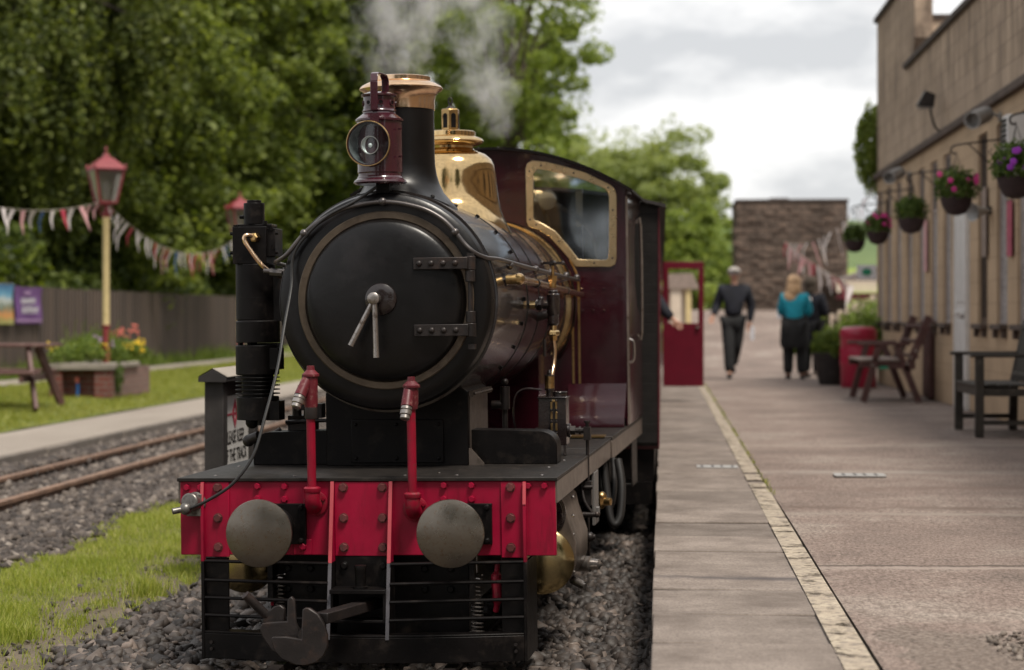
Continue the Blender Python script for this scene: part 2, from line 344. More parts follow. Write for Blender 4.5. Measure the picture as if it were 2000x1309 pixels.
# ------------------------------------------------------------------ mesh helpers
def frame(d):
    d = Vector(d).normalized(); a = Vector((0, 0, 1)) if abs(d.z) < .9 else Vector((1, 0, 0))
    u = d.cross(a).normalized(); return u, d.cross(u).normalized(), d
ONE = {'air_pump', 'headlamp', 'lubricator', 'smokebox_saddle', 'finned_cylinder', 'pump_rod_housing', 'running_board', 'boiler', 'clack_valve', 'valve_wheel', 'lubricator_drive', 'cable_socket', 'band_lining', 'brake_spring'}
class MB:
    def __init__(s): s.v = []; s.f = []; s.m = []
    def add(s, vs, fs, m=0):
        o = len(s.v); s.v += [tuple(p) for p in vs]; s.f += [tuple(i + o for i in f) for f in fs]; s.m += [m] * len(fs)
        return s
    def box(s, x0, x1, y0, y1, z0, z1, m=0, mat=None):
        vs = [Vector((x, y, z)) for x in (x0, x1) for y in (y0, y1) for z in (z0, z1)]
        if mat: vs = [mat @ v for v in vs]
        return s.add(vs, [(0, 1, 3, 2), (4, 6, 7, 5), (0, 4, 5, 1), (2, 3, 7, 6), (0, 2, 6, 4), (1, 5, 7, 3)], m)
    def beam(s, p0, p1, wd, h, m=0, up=(0, 0, 1)):
        p0, p1 = Vector(p0), Vector(p1); d = (p1 - p0).normalized(); u = d.cross(Vector(up))
        u = u.normalized() if u.length > 1e-4 else Vector((1, 0, 0)); v = u.cross(d)
        vs = [p + u * a * wd / 2 + v * b * h / 2 for p in (p0, p1) for a, b in ((-1, -1), (1, -1), (1, 1), (-1, 1))]
        return s.add(vs, [(0, 3, 2, 1), (4, 5, 6, 7), (0, 1, 5, 4), (1, 2, 6, 5), (2, 3, 7, 6), (3, 0, 4, 7)], m)
    def lathe(s, prof, o=(0, 0, 0), ax=(0, 0, 1), n=32, m=0, phase=0, fn=None, cap=True):
        u, v, d = frame(ax); o = Vector(o); vs = []; fs = []
        if Vector(ax).z > .9: u, v, d = Vector((1, 0, 0)), Vector((0, 1, 0)), Vector((0, 0, 1))
        for r, h in prof:
            for i in range(n):
                a = 2 * math.pi * (i + phase) / n; p = o + d * h + (u * math.cos(a) + v * math.sin(a)) * r
                vs.append(fn(p) if fn else p)
        for k in range(len(prof) - 1):
            for i in range(n):
                j = (i + 1) % n; fs.append((k * n + i, k * n + j, (k + 1) * n + j, (k + 1) * n + i))
        if cap and prof[0][0] > 1e-6: fs.append(tuple(range(n))[::-1])
        if cap and prof[-1][0] > 1e-6: fs.append(tuple((len(prof) - 1) * n + i for i in range(n)))
        return s.add(vs, fs, m)
    def cyl(s, p0, p1, r0, r1=None, n=16, m=0, phase=0):
        p0, p1 = Vector(p0), Vector(p1); L = (p1 - p0).length
        return s.lathe([(r0, 0), (r1 if r1 is not None else r0, L)], p0, p1 - p0, n, m, phase)
    def hollow(s, prof, o, ax, n=32, m=0):      # closed profile loop (ring)
        u, v, d = frame(ax); o = Vector(o); vs = []; fs = []; K = len(prof)
        for r, h in prof:
            for i in range(n):
                a = 2 * math.pi * i / n; vs.append(o + d * h + (u * math.cos(a) + v * math.sin(a)) * r)
        for k in range(K):
            k2 = (k + 1) % K
            for i in range(n):
                j = (i + 1) % n; fs.append((k * n + i, k * n + j, k2 * n + j, k2 * n + i))
        return s.add(vs, fs, m)
    def tube(s, pts, r, n=10, m=0, smooth=0):
        P = [Vector(p) for p in pts]
        if smooth:
            Q = []
            for i in range(len(P) - 1):
                a, b, c, d = P[max(i - 1, 0)], P[i], P[i + 1], P[min(i + 2, len(P) - 1)]
                for k in range(smooth):
                    t = k / smooth
                    Q.append(.5 * ((2 * b) + (c - a) * t + (2 * a - 5 * b + 4 * c - d) * t * t + (3 * b - a - 3 * c + d) * t ** 3))
            Q.append(P[-1]); P = Q
        vs = []; fs = []; u = None
        for i, p in enumerate(P):
            d = (P[min(i + 1, len(P) - 1)] - P[max(i - 1, 0)]).normalized()
            if u is None: u, _, _ = frame(d)
            u = (u - d * u.dot(d)).normalized(); v = d.cross(u)
            rr = r[min(i * len(r) // len(P), len(r) - 1)] if isinstance(r, (list, tuple)) else r
            for k in range(n):
                a = 2 * math.pi * k / n; vs.append(p + (u * math.cos(a) + v * math.sin(a)) * rr)
        for i in range(len(P) - 1):
            for k in range(n):
                j = (k + 1) % n; fs.append((i * n + k, i * n + j, (i + 1) * n + j, (i + 1) * n + k))
        fs.append(tuple(range(n))[::-1]); fs.append(tuple((len(P) - 1) * n + k for k in range(n)))
        return s.add(vs, fs, m)
    def sph(s, c, r, n=14, sc=(1, 1, 1), m=0):
        c = Vector(c); k = n // 2; vs = []; fs = []
        for i in range(k + 1):
            t = math.pi * i / k
            for j in range(n):
                a = 2 * math.pi * j / n
                vs.append(c + Vector((math.sin(t) * math.cos(a) * r * sc[0], math.sin(t) * math.sin(a) * r * sc[1], math.cos(t) * r * sc[2])))
        for i in range(k):
            for j in range(n):
                j2 = (j + 1) % n; fs.append((i * n + j, (i + 1) * n + j, (i + 1) * n + j2, i * n + j2))
        return s.add(vs, fs, m)
    def prism(s, polys, y0, y1, m=0, plane='XZ'):     # polys: outer + holes, extruded y0..y1
        f = {'XZ': lambda a, b, c: Vector((a, c, b)), 'YZ': lambda a, b, c: Vector((c, a, b)), 'XY': lambda a, b, c: Vector((a, b, c))}[plane]
        flat = [p for q in polys for p in q]; n = len(flat)
        tr = tessellate_polygon([[Vector((a, b, 0)) for a, b in q] for q in polys])
        vs = [f(a, b, y0) for a, b in flat] + [f(a, b, y1) for a, b in flat]
        fs = [tuple(t) for t in tr] + [tuple(i + n for i in t)[::-1] for t in tr]
        o = 0
        for q in polys:
            for i in range(len(q)):
                j = (i + 1) % len(q); fs.append((o + i, o + j, o + j + n, o + i + n))
            o += len(q)
        return s.add(vs, fs, m)
    def pieces(s, gap=.003):
        n = len(s.v); par = list(range(n))
        def find(a):
            while par[a] != a: par[a] = par[par[a]]; a = par[a]
            return a
        for f in s.f:
            r = find(f[0])
            for i in f[1:]: par[find(i)] = r
        isl = {}
        for i in range(n): isl.setdefault(find(i), []).append(i)
        bx = [(np.min([s.v[i] for i in q], 0) - gap / 2, np.max([s.v[i] for i in q], 0) + gap / 2) for q in isl.values()]; ks = list(isl.keys()); m = len(ks)
        if m > 400: return [s]
        g = list(range(m))
        def fg(a):
            while g[a] != a: a = g[a]
            return a
        for i in range(m):
            for j in range(i):
                if (bx[i][0] <= bx[j][1]).all() and (bx[j][0] <= bx[i][1]).all(): g[fg(i)] = fg(j)
        out = {}; kid = {k: i for i, k in enumerate(ks)}
        for f, mm in zip(s.f, s.m):
            out.setdefault(fg(kid[find(f[0])]), []).append((f, mm))
        res = []
        for fl in out.values():
            b = MB(); mp_ = {}
            for f, mm in fl:
                for i in f:
                    if i not in mp_: mp_[i] = len(b.v); b.v.append(s.v[i])
                b.f.append(tuple(mp_[i] for i in f)); b.m.append(mm)
            res.append(b)
        return res
    def build(s, name, mats, parent=None, bevel=0, smooth=35, kind=None, seg=2):
        r = parent
        while r is not None and r.parent is not None: r = r.parent
        if r is not None and r.name.startswith('steam_locomotive') and name not in ONE:
            ps = s.pieces()
            if len(ps) > 1:
                obs = [p._build(name, mats, parent, bevel, smooth, kind, seg) for p in ps]; return obs[0]
        return s._build(name, mats, parent, bevel, smooth, kind, seg)
    def _build(s, name, mats, parent=None, bevel=0, smooth=35, kind=None, seg=2):
        me = bpy.data.meshes.new(name); me.from_pydata(s.v, [], s.f)
        if not isinstance(mats, (list, tuple)): mats = [mats]
        for x in mats: me.materials.append(M[x])
        bm = bmesh.new(); bm.from_mesh(me)
        for i, fc in enumerate(bm.faces): fc.material_index = s.m[i]
        bmesh.ops.remove_doubles(bm, verts=bm.verts, dist=1e-6)
        bmesh.ops.recalc_face_normals(bm, faces=bm.faces); bm.to_mesh(me); bm.free()
        if smooth:
            me.polygons.foreach_set('use_smooth', [True] * len(me.polygons)); me.set_sharp_from_angle(angle=R(smooth))
        ob = bpy.data.objects.new(name, me); COL.objects.link(ob)
        if parent: ob.parent = parent
        if bevel:
            b = ob.modifiers.new('bevel', 'BEVEL'); b.width = bevel; b.segments = seg; b.limit_method = 'ANGLE'; b.angle_limit = R(40)
            if hasattr(b, 'harden_normals'): b.harden_normals = False
        if kind: ob['kind'] = kind
        return ob
def tag(o, label=None, cat=None, group=None, kind=None):
    if label: o['label'] = label
    if cat: o['category'] = cat
    if group: o['group'] = group
    if kind: o['kind'] = kind
    return o
def thing(name, label, cat, loc=(0, 0, 0), rz=0, group=None):
    o = bpy.data.objects.new(name, None); o.empty_display_size = .1; COL.objects.link(o); o.location = loc; o.rotation_euler = (0, 0, rz)
    return tag(o, label, cat, group)
def dup(o, loc=None, rz=None, sc=None, label=None, parent=None):
    c = o.copy(); COL.objects.link(c)
    if parent is not None: c.parent = parent
    if loc is not None: c.location = loc
    if rz is not None: c.rotation_euler = (0, 0, rz)
    if sc is not None: c.scale = sc if isinstance(sc, (tuple, list)) else (sc, sc, sc)
    if label: c['label'] = label
    for ch in list(o.children):
        dup(ch, parent=c)
    return c
def npmesh(name, verts, faces, mat, parent=None, kind=None, smooth=False):
    me = bpy.data.meshes.new(name); nv, nf, k = len(verts), len(faces), faces.shape[1]
    me.vertices.add(nv); me.vertices.foreach_set('co', verts.astype(np.float32).ravel())
    me.loops.add(nf * k); me.loops.foreach_set('vertex_index', faces.astype(np.int32).ravel())
    me.polygons.add(nf); me.polygons.foreach_set('loop_start', np.arange(0, nf * k, k, dtype=np.int32))
    try: me.polygons.foreach_set('loop_total', np.full(nf, k, dtype=np.int32))
    except Exception: pass
    me.update(calc_edges=True); me.materials.append(M[mat])
    if smooth: me.polygons.foreach_set('use_smooth', [True] * nf)
    ob = bpy.data.objects.new(name, me); COL.objects.link(ob)
    if parent: ob.parent = parent
    if kind: ob['kind'] = kind
    return ob
def text_obj(name, body, size, mat, parent, matrix, ext=.001, sx=1):
    cu = bpy.data.curves.new(name, 'FONT'); cu.body = body; cu.size = size; cu.extrude = ext; cu.align_x = 'CENTER'; cu.align_y = 'CENTER'
    tmp = bpy.data.objects.new('tmp', cu); COL.objects.link(tmp)
    me = bpy.data.meshes.new_from_object(tmp.evaluated_get(bpy.context.evaluated_depsgraph_get()))
    bpy.data.objects.remove(tmp); me.transform(Matrix.Diagonal((sx, 1, 1, 1))); me.transform(matrix)
    me.materials.clear(); me.materials.append(M[mat])
    o = bpy.data.objects.new(name, me); COL.objects.link(o); o.parent = parent; return o

# ================================================================== SETTING
def sheet(name, x0, x1, y0, y1, z, mat, nx=1, ny=1, zf=None):
    b = MB(); xs = np.linspace(x0, x1, nx + 1); ys = np.linspace(y0, y1, ny + 1)
    vs = [(x, y, zf(x, y) if zf else z) for y in ys for x in xs]
    fs = [(j * (nx + 1) + i, j * (nx + 1) + i + 1, (j + 1) * (nx + 1) + i + 1, (j + 1) * (nx + 1) + i) for j in range(ny) for i in range(nx)]
    b.add(vs, fs); return b.build(name, mat, kind='structure', smooth=80)
sheet('ground', -2500, 2500, -300, 4500, -.44, 'earth')
rs = np.random.RandomState(3)
sheet('trackside_dirt', -3.9, -.05, 3, 60, -.385, 'dirt', 30, 120, lambda x, y: -.386 + .005 * math.sin(x * 5 + y * 1.3) * math.sin(y * 2.1))
def vedge(side):
    out = []
    for i in range(200):
        y = 6 + i * .16
        out.append(((-3.66 + .10 * math.sin(y * 1.7) + .05 * math.sin(y * 6)) if side == 0 else (-2.80 + .07 * math.sin(y * 1.1 + .5) + .06 * math.sin(y * 3.7) + .04 * math.sin(y * 9) + (.012 * (y - 10) if y > 10 else .16 * max(0, 8.9 - y))), y))
    return out
_l, _r = vedge(0), vedge(1); _b = MB(); _n = len(_l)
_b.add([(x, y, -.3775) for x, y in _l] + [(x - .12, y, -.3775) for x, y in _r] + [(x + .06, y, -.400) for x, y in _r], [(i, i + _n, i + _n + 1, i + 1) for i in range(_n - 1)] + [(i + _n, i + 2 * _n, i + 2 * _n + 1, i + _n + 1) for i in range(_n - 1)])
_b.build('grass_verge', 'vergegreen', kind='structure')
# rising valley side far away
def hillz(x, y):
    t = (y - 170) / 260; t = max(0, min(1, t)); t = t * t * (3 - 2 * t)
    return -1 + t * (15 + 5 * math.sin(x * .012 + 1) + 3 * math.sin(x * .031) + 1.2 * math.sin(x * .11) + .8 * math.sin(x * .23 + 2))
sheet('far_hill', -400, 600, 170, 520, 0, 'hill', 120, 40, hillz)
sheet('green_field', -60, 120, 60, 168, 0, 'field', 20, 20, lambda x, y: -.42 + max(0, (y - 62)) * .050)

# left platform: concrete strip, lawn, second path
pl = MB(); pl.box(-6.70, -5.66, 2, 70, -.46, -.19)
pl.build('left_platform', 'path', kind='structure', bevel=.01)
kb = MB()
yy = 2.0
while yy < 68:
    L_ = .85 + .1 * random.random(); kb.box(-5.70 + random.uniform(-.006, .006), -5.60 + random.uniform(-.012, .012), yy, yy + L_, -.45, -.20 + random.uniform(-.004, .004)); yy += L_ + .012
kb.build('platform_kerb', 'kerbdark', kind='structure', bevel=.012)
def lz(x, y): return -.185 + .085 * min(1, max(0, (-6.7 - x) / 1.2)) + .012 * math.sin(x * 2.1 + y) * math.sin(y * .7)
sheet('lawn', -10.2, -6.70, 4, 90, 0, 'lawn', 24, 160, lz)
sheet('footpath', -11.0, -10.15, 4, 90, -.075, 'path')
sheet('verge', -60, -10.95, 4, 140, -.09, 'lawn')
sheet('bank', -11.2, -5.0, 58, 64, 0, 'lawn', 4, 8, lambda x, y: -.1 + .5 * (y - 58) / 6)

# right platform
rb = MB(); rb.box(-.022, 14, -3, 60, -.46, -.062); rb.build('platform_wall', 'concrete', kind='structure')
def az_(x, y): return -.006 + .006 * math.sin(x * 1.7 + y * .6) * math.sin(y * .9)
sheet('platform_surface', .625, 3.6, -2, 36, 0, 'asphalt', 24, 180, az_)
def rz_(x, y):
    t = max(0, min(1, (y - 36) / 19)); return -.005 + 1.18 * t * t * (3 - 2 * t)
sheet('ramp', .15, 3.6, 36, 75, 0, 'asphalt', 8, 60, rz_)
sb = MB(); y = -1.0; i = 0
while y < 36:
    L_ = .61
    z = random.uniform(-.004, .004); x1 = .615 + random.uniform(-.006, .006)
    tilt = random.uniform(-.003, .003)
    o = len(sb.v)
    sb.box(-.034 + random.uniform(-.004, .004), x1, y, y + L_ - random.uniform(.010, .020), -.065, z)
    for k in range(o, len(sb.v)):
        vx = sb.v[k]; sb.v[k] = (vx[0], vx[1], vx[2] + tilt * (vx[0] - .3) / .3)
    y += L_; i += 1
sb.build('platform_edge', 'slab', kind='structure', bevel=.006)
lm = MB(); yy = 4.0
for a, b in ((4.0, 11.9), (13.1, 35), (12.0, 12.28), (12.5, 12.95)):
    lm.box(.512, .608, a, b, .0045, .0065)
lm.build('yellow_line', 'line', kind='structure', smooth=0)

# ------------------------------------------------------------------ tracks
def track(name, label, pts, gauge, zt, mat_s='sleeper', k_=1.0, mat_r='rail'):
    t = thing(name, label, 'railway track', (pts[0][0], pts[0][1], 0))
    o = Vector((pts[0][0], pts[0][1], 0))
    def side(off):
        out = []
        for i, p in enumerate(pts):
            a = Vector((*pts[max(i - 1, 0)], 0)); b = Vector((*pts[min(i + 1, len(pts) - 1)], 0)); d = (b - a).normalized(); nrm = Vector((d.y, -d.x, 0))
            out.append(Vector((*p, 0)) + nrm * off - o)
        return out
    prof = [(-.045, -.085), (.045, -.085), (.045, -.078), (.008, -.068), (.008, -.028), (.024, -.020), (.024, -.002), (.018, 0), (-.018, 0), (-.024, -.002), (-.024, -.020), (-.008, -.028), (-.008, -.068), (-.045, -.078)]
    prof = [(u * k_, v * k_) for u, v in prof]
    for sgn in (-1, 1):
        P = side(sgn * (gauge / 2 + .024)); b = MB(); vs = []; fs = []; n = len(prof)
        for i, p in enumerate(P):
            a = P[max(i - 1, 0)]; c = P[min(i + 1, len(P) - 1)]; d = (c - a).normalized(); nn = Vector((d.y, -d.x, 0))
            for u, v in prof: vs.append(p + nn * u + Vector((0, 0, zt + v)))
        for i in range(len(P) - 1):
            for k in range(n):
                j = (k + 1) % n; fs.append((i * n + k, i * n + j, (i + 1) * n + j, (i + 1) * n + k))
        fs.append(tuple(range(n))); fs.append(tuple((len(P) - 1) * n + k for k in range(n)))
        b.add(vs, fs); b.build('rail', mat_r, t)
    C_ = side(0); L_ = 0; nxt = .2; k = 0
    for i in range(len(C_) - 1):
        seg = (C_[i + 1] - C_[i]); l = seg.length
        while nxt < L_ + l and k < 90:
            p = C_[i] + seg * ((nxt - L_) / l); a = math.atan2(seg.y, seg.x)
            b = MB(); b.box(-.11, .11, -.62, .62, zt - .20, zt - .088 + random.uniform(-.006, .004), mat=Matrix.Translation(p) @ Matrix.Rotation(a + random.uniform(-.02, .02), 4, 'Z'))
            b.build('sleeper', mat_s, t, bevel=.01); nxt += .68; k += 1
        L_ += l
    return t
main = [(-1.19 + .0, 5.0), (-1.165, 6.5), (-1.123, 7.74), (-1.05, 9.2), (-.97, 10.6), (-.90, 12.2), (-.855, 13.8), (-.845, 16), (-.845, 30), (-.845, 62)]
track('railway_track', 'railway track running beneath the steam locomotive beside the platform edge', main, .61, -.32, mat_r='iron')
track('railway_track', 'rusty empty railway track on pale ballast along the low platform kerb', [(-4.935, 6), (-4.935, 14), (-4.945, 22), (-4.95, 62)], .61, -.285, k_=1.5)

def stones(name, regs, mat, seed=1, label=None):
    rs = np.random.RandomState(seed)
    ico = bmesh.new(); bmesh.ops.create_icosphere(ico, subdivisions=1, radius=1)
    bv = np.array([v.co[:] for v in ico.verts]); bf = np.array([[v.index for v in f.verts] for f in ico.faces]); ico.free()
    V = []; F = []; off = 0
    for (x0, x1, y0, y1, z, n, r0, r1, fn) in regs:
        X = rs.uniform(x0, x1, n); Y = y0 + (y1 - y0) * rs.uniform(0, 1, n) ** 1.35
        if fn is not None:
            keep = fn(X, Y, rs); X, Y = X[keep], Y[keep]; n = len(X)
        s = rs.uniform(r0, r1, (n, 1)) * rs.uniform(.75, 1.3, (n, 1)); sc = s * rs.uniform(.45, 1.35, (n, 3)); sc[:, 2] *= .7
        vv = bv[None] * (1 + rs.uniform(-.45, .35, (n, len(bv), 1)))
        vv = vv * sc[:, None]
        a, b_, c = rs.uniform(0, 6.28, n), rs.uniform(-.7, .7, n), rs.uniform(-.7, .7, n)
        ca, sa, cb, sb_, cc, sc_ = np.cos(a), np.sin(a), np.cos(b_), np.sin(b_), np.cos(c), np.sin(c)
        x, y, zz = vv[..., 0], vv[..., 1], vv[..., 2]
        y, zz = y * cb[:, None] - zz * sb_[:, None], y * sb_[:, None] + zz * cb[:, None]
        x, zz = x * cc[:, None] + zz * sc_[:, None], -x * sc_[:, None] + zz * cc[:, None]
        x, y = x * ca[:, None] - y * sa[:, None], x * sa[:, None] + y * ca[:, None]
        zc = z + rs.uniform(-.016, .02, n)
        P = np.stack([x + X[:, None], y + Y[:, None], zz + zc[:, None]], -1).reshape(-1, 3)
        F.append((bf[None] + (np.arange(n) * len(bv))[:, None, None]).reshape(-1, 3) + off); V.append(P); off += len(P)
    o = npmesh(name, np.concatenate(V), np.concatenate(F), mat, kind='stuff'); return o
def edge_fade(xa, xb):   # keep everything right of xb, thinning to nothing at xa
    def f(X, Y, rs):
        wv = .05 * np.sin(Y * 1.9) + .04 * np.sin(Y * 4.3 + 1)
        p = np.clip((X - xa - wv) / (xb - xa), 0, 1); return rs.uniform(0, 1, len(X)) < p ** 1.3
    return f
tag(stones('ballast', [(-.98, -.03, 6.3, 13, -.385, 9500, .020, .042, None), (-.9, -.03, 13, 30, -.39, 4000, .03, .045, None),
     (-1.6, -.98, 6.2, 9.5, -.40, 1500, .02, .034, None),
     (-2.6, -1.45, 6.6, 15, -.385, 12500, .018, .042, edge_fade(-2.46, -2.28)), (-2.6, -1.4, 15, 32, -.39, 5000, .03, .045, edge_fade(-2.6, -2.3))], 'ballast', 4),
    'dark grey crushed stone ballast around the track beneath the locomotive', 'ballast')
def left_b(X, Y, rs):
    p = np.clip((-3.45 + .12 * np.sin(Y * 1.7) + .07 * np.sin(Y * 5) - X) / .3, 0, 1); return rs.uniform(0, 1, len(X)) < p
tag(stones('ballast', [(-5.62, -3.45, 9.5, 24, -.385, 26000, .022, .042, left_b), (-5.62, -3.45, 24, 60, -.39, 9000, .04, .06, left_b), (-5.61, -5.36, 13, 24, -.30, 3500, .024, .042, None), (-5.61, -5.36, 24, 60, -.30, 2500, .035, .055, None), (-5.40, -5.25, 13, 60, -.345, 2500, .03, .045, None)], 'ballast2', 9),
    'pale grey crushed stone ballast around the rusty track on the left', 'ballast')
tag(stones('loose_stone', [(-3.0, -2.3, 7, 16, -.392, 1400, .006, .018, None)], 'ballast2', 12), 'small loose stones scattered on bare ground', 'gravel')
M['crumb'] = stonemat('crumbled_paving', [(0, (.10, .08, .07)), (.5, (.19, .155, .13)), (1, (.34, .29, .25))], .9)
tag(stones('crumbled_paving', [(1.0, 2.4, 5.3, 6.75, -.010, 6000, .005, .014, lambda X, Y, rs: (np.sin(X * 9 + Y * 3) * np.sin(Y * 11 - X * 4) > -.35) & (Y < 6.5 + .15 * np.sin(X * 12)))], 'crumb', 14), 'crumbled broken paving fragments lying on the platform asphalt', 'rubble')

def blades(name, n, xr, yr, zf, h0, h1, w, mat, seed, fn=None, lean=.5, ypow=1.3):
    rs = np.random.RandomState(seed)
    X = rs.uniform(*xr, n); Y = yr[0] + (yr[1] - yr[0]) * rs.uniform(0, 1, n) ** ypow
    if fn is not None: k = fn(X, Y, rs); X, Y = X[k], Y[k]; n = len(X)
    Z = np.array([zf(a, b) for a, b in zip(X, Y)]) if callable(zf) else np.full(n, zf)
    H = rs.uniform(h0, h1, n) * (1 + .5 * np.sin(X * 7 + Y * 3) * np.sin(Y * 5)); a = rs.uniform(0, 6.28, n); ln = rs.uniform(0, lean, n)
    dx, dy = np.cos(a), np.sin(a); b = rs.uniform(0, 6.28, n); wx, wy = np.cos(b) * w / 2, np.sin(b) * w / 2
    P0 = np.stack([X - wx, Y - wy, Z], -1); P1 = np.stack([X + wx, Y + wy, Z], -1)
    m = np.stack([X + dx * H * ln * .4, Y + dy * H * ln * .4, Z + H * .6], -1)
    P2 = m + np.stack([wx, wy, 0 * wx], -1) * .7; P3 = m - np.stack([wx, wy, 0 * wx], -1) * .7
    P4 = np.stack([X + dx * H * ln, Y + dy * H * ln, Z + H], -1)
    V = np.stack([P0, P1, P2, P3, P4], 1).reshape(-1, 3); i = np.arange(n)[:, None] * 5
    F = np.concatenate([i + np.array([[0, 1, 2]]), i + np.array([[0, 2, 3]]), i + np.array([[3, 2, 4]])])
    return npmesh(name, V, F, mat, kind='stuff')
def verge_mask(X, Y, rs):
    lo = -3.66 + .12 * np.sin(Y * 1.7) ; hi = -2.66 + .08 * np.sin(Y * 1.1 + .5) + .08 * np.sin(Y * 3.7) + .012 * (Y - 10)
    hi = np.where(Y < 8.9, hi + .16 * (8.9 - Y) , hi)
    n = np.sin(X * 9 + Y * 4) * np.sin(Y * 6.3 - X * 5) * .5 + .5
    n2 = np.sin(X * 3.1 + Y * 1.3 + 2) * np.sin(Y * 1.9 - X * 2) * .5 + .5
    p = np.clip((X - lo) / .15, 0, 1) * np.clip((hi - X) / .3, 0, 1) * (.55 + .45 * n) * (.7 + .3 * n2)
    stray = (X > hi - .15) & (X < -2.38) & (np.sin(X * 14 + 2 + 2 * np.sin(Y * 3)) * np.sin(Y * 6.3 + 3 * np.sin(X * 5)) > .35)
    p = np.maximum(p, np.maximum(stray * .55, ((X > hi - .15) & (X < -2.4)) * .07)); return rs.uniform(0, 1, len(X)) < p
tag(blades('grass', 230000, (-3.8, -2.3), (7.2, 30), -.379, .015, .048, .0042, 'grass', 5, verge_mask, .9), 'bright green grass verge between the two tracks', 'grass')
def tuft_mask(X, Y, rs):
    c = np.array([(-2.95, 8.15), (-2.75, 8.6), (-3.1, 9.1), (-2.55, 10.0), (-2.6, 10.9), (-3.3, 8.6)])
    d = np.min([np.hypot(X - a, Y - b) for a, b in c], axis=0); return rs.uniform(0, 1, len(X)) < np.exp(-(d / .09) ** 2)
tag(blades('long_grass', 60000, (-3.5, -2.4), (7.6, 11.4), -.39, .05, .12, .005, 'grass', 8, tuft_mask, .8, 1), 'longer grass tufts on the dirt beside the ballast', 'grass')
tag(blades('lawn_grass', 90000, (-10.2, -6.72), (15, 60), lz, .02, .06, .012, 'lawnblade', 6, None, .8), 'yellowish mown lawn grass on the left platform', 'grass')
def fence_mask(X, Y, rs): return rs.uniform(0, 1, len(X)) < (.35 + .65 * (np.sin(Y * .9) > .2))
tag(blades('long_grass', 9000, (-11.4, -11.05), (22, 70), -.09, .1, .35, .02, 'plant', 16, fence_mask, .6, 1), 'long weeds along the foot of the timber fence', 'grass')
tag(blades('long_grass', 700, (.600, .635), (11.6, 30), -.01, .01, .035, .006, 'grass', 17, None, .8, 1), 'small weeds in the joint beside the yellow line', 'grass')

# ------------------------------------------------------------------ fence and banners
fe = thing('timber_fence', 'tall weathered dark timber board fence behind the lawn', 'fence', (-11.45, 20, -.1))
fb = MB(); y = -12.0; i = 0
while y < 62:
    wd = .125; fb.box(-.011 + (.018 if i % 2 else 0), .011 + (.018 if i % 2 else 0), y, y + wd + .03, 0, 1.63 + random.uniform(-.012, .012)); y += wd; i += 1
fb.build('board_panel', 'fence', fe, smooth=0)
for k in range(0, 25): MB().box(-.12, -.02, -12 + k * 3, -11.9 + k * 3, 0, 1.6).build('post', 'fence', fe)
MB().box(-.06, -.02, -12, 62, .35, .43).build('rail', 'fence', fe); MB().box(-.06, -.02, -12, 62, 1.2, 1.28).build('rail', 'fence', fe)

def cloth_panel(y0, y1, z0, z1, x):
    b = MB(); n, m = 14, 10; vs = []; fs = []
    for s_ in (0, 1):
        for j in range(m + 1):
            for i in range(n + 1):
                u, v = i / n, j / m
                yy = y0 + (y1 - y0) * u; zz = z0 + (z1 - z0) * v - .02 * math.sin(u * 3.14) * v
                vs.append((x + .012 * math.sin(u * 9 + v * 4) + .01 * math.sin(v * 7) + s_ * .004, yy, zz))
    N = (n + 1) * (m + 1)
    for j in range(m):
        for i in range(n):
            a = j * (n + 1) + i; q = (a, a + 1, a + n + 2, a + n + 1); fs += [q, tuple(k + N for k in q[::-1])]
    b.add(vs, fs); return b
M['purple'] = paint('purple_banner', (.13, .045, .19), .6, var=.15)
M['bannerwhite'] = paint('banner_white', (.55, .53, .56), .6, var=.05)
t = NT('poster_print'); s_ = t.n('ShaderNodeSeparateXYZ'); t.l(t.tc.outputs['Generated'], s_.inputs[0])
t.done(t.bsdf(t.ramp(t.math('ADD', s_.outputs[2], t.math('MULTIPLY', t.math('SUBTRACT', t.noise(6, 4), .5), .5)), [(.05, (.35, .35, .12)), (.2, (.60, .25, .07)), (.42, (.10, .14, .09)), (.6, (.45, .47, .45)), (.72, (.12, .33, .50)), (1, (.06, .18, .42))]), .6)); M['poster'] = t.m
bn = thing('fence_banner', 'purple banner with white lettering hung on the timber fence', 'banner', (-11.37, 35.42, .4))
# image x 20..75 -> Y ~36.0 .. 37.7 along the fence
cloth_panel(-.12, 1.45, .47, 1.14, 0).build('banner_sheet', 'purple', bn)
rsb = np.random.RandomState(4)
def strokes(f0, f1, g0, g1, wd, mat_, nm='lettering'):    # rows of marks too blurred in the photo to be read
    b = MB(); y = -.12 + 1.57 * f0; ye = -.12 + 1.57 * f1; z0, z1 = .47 + .67 * g0, .47 + .67 * g1
    while y < ye - wd:
        b.box(.026, .030, y, y + wd, z0, z1 - rsb.uniform(0, .2) * (z1 - z0))
        if rsb.uniform() < .75: zz = z0 + (z1 - z0) * rsb.uniform(0, .8); b.box(.026, .0295, y + wd, y + wd * 2, zz, zz + (z1 - z0) * .2)
        y += wd * rsb.uniform(1.9, 2.5)
    b.build(nm, mat_, bn, smooth=0)
strokes(.30, .55, .78, .87, .03, 'petal_lilac'); strokes(.18, .70, .53, .70, .055, 'bannerwhite'); strokes(.22, .82, .28, .47, .055, 'bannerwhite'); strokes(.02, .97, .06, .11, .02, 'petal_lilac')
b2 = thing('fence_banner', 'blue, orange and green picture banner next to the purple one', 'banner', (-11.37, 33.1, .4))
cloth_panel(-.6, 2.12, .46, 1.18, 0).build('banner_sheet', 'poster', b2)
b = MB(); b.tube([(.01, -.6, 1.17), (.015, .7, 1.16), (.01, 2.12, 1.17)], .006, 6); b.build('rope', 'string', b2)

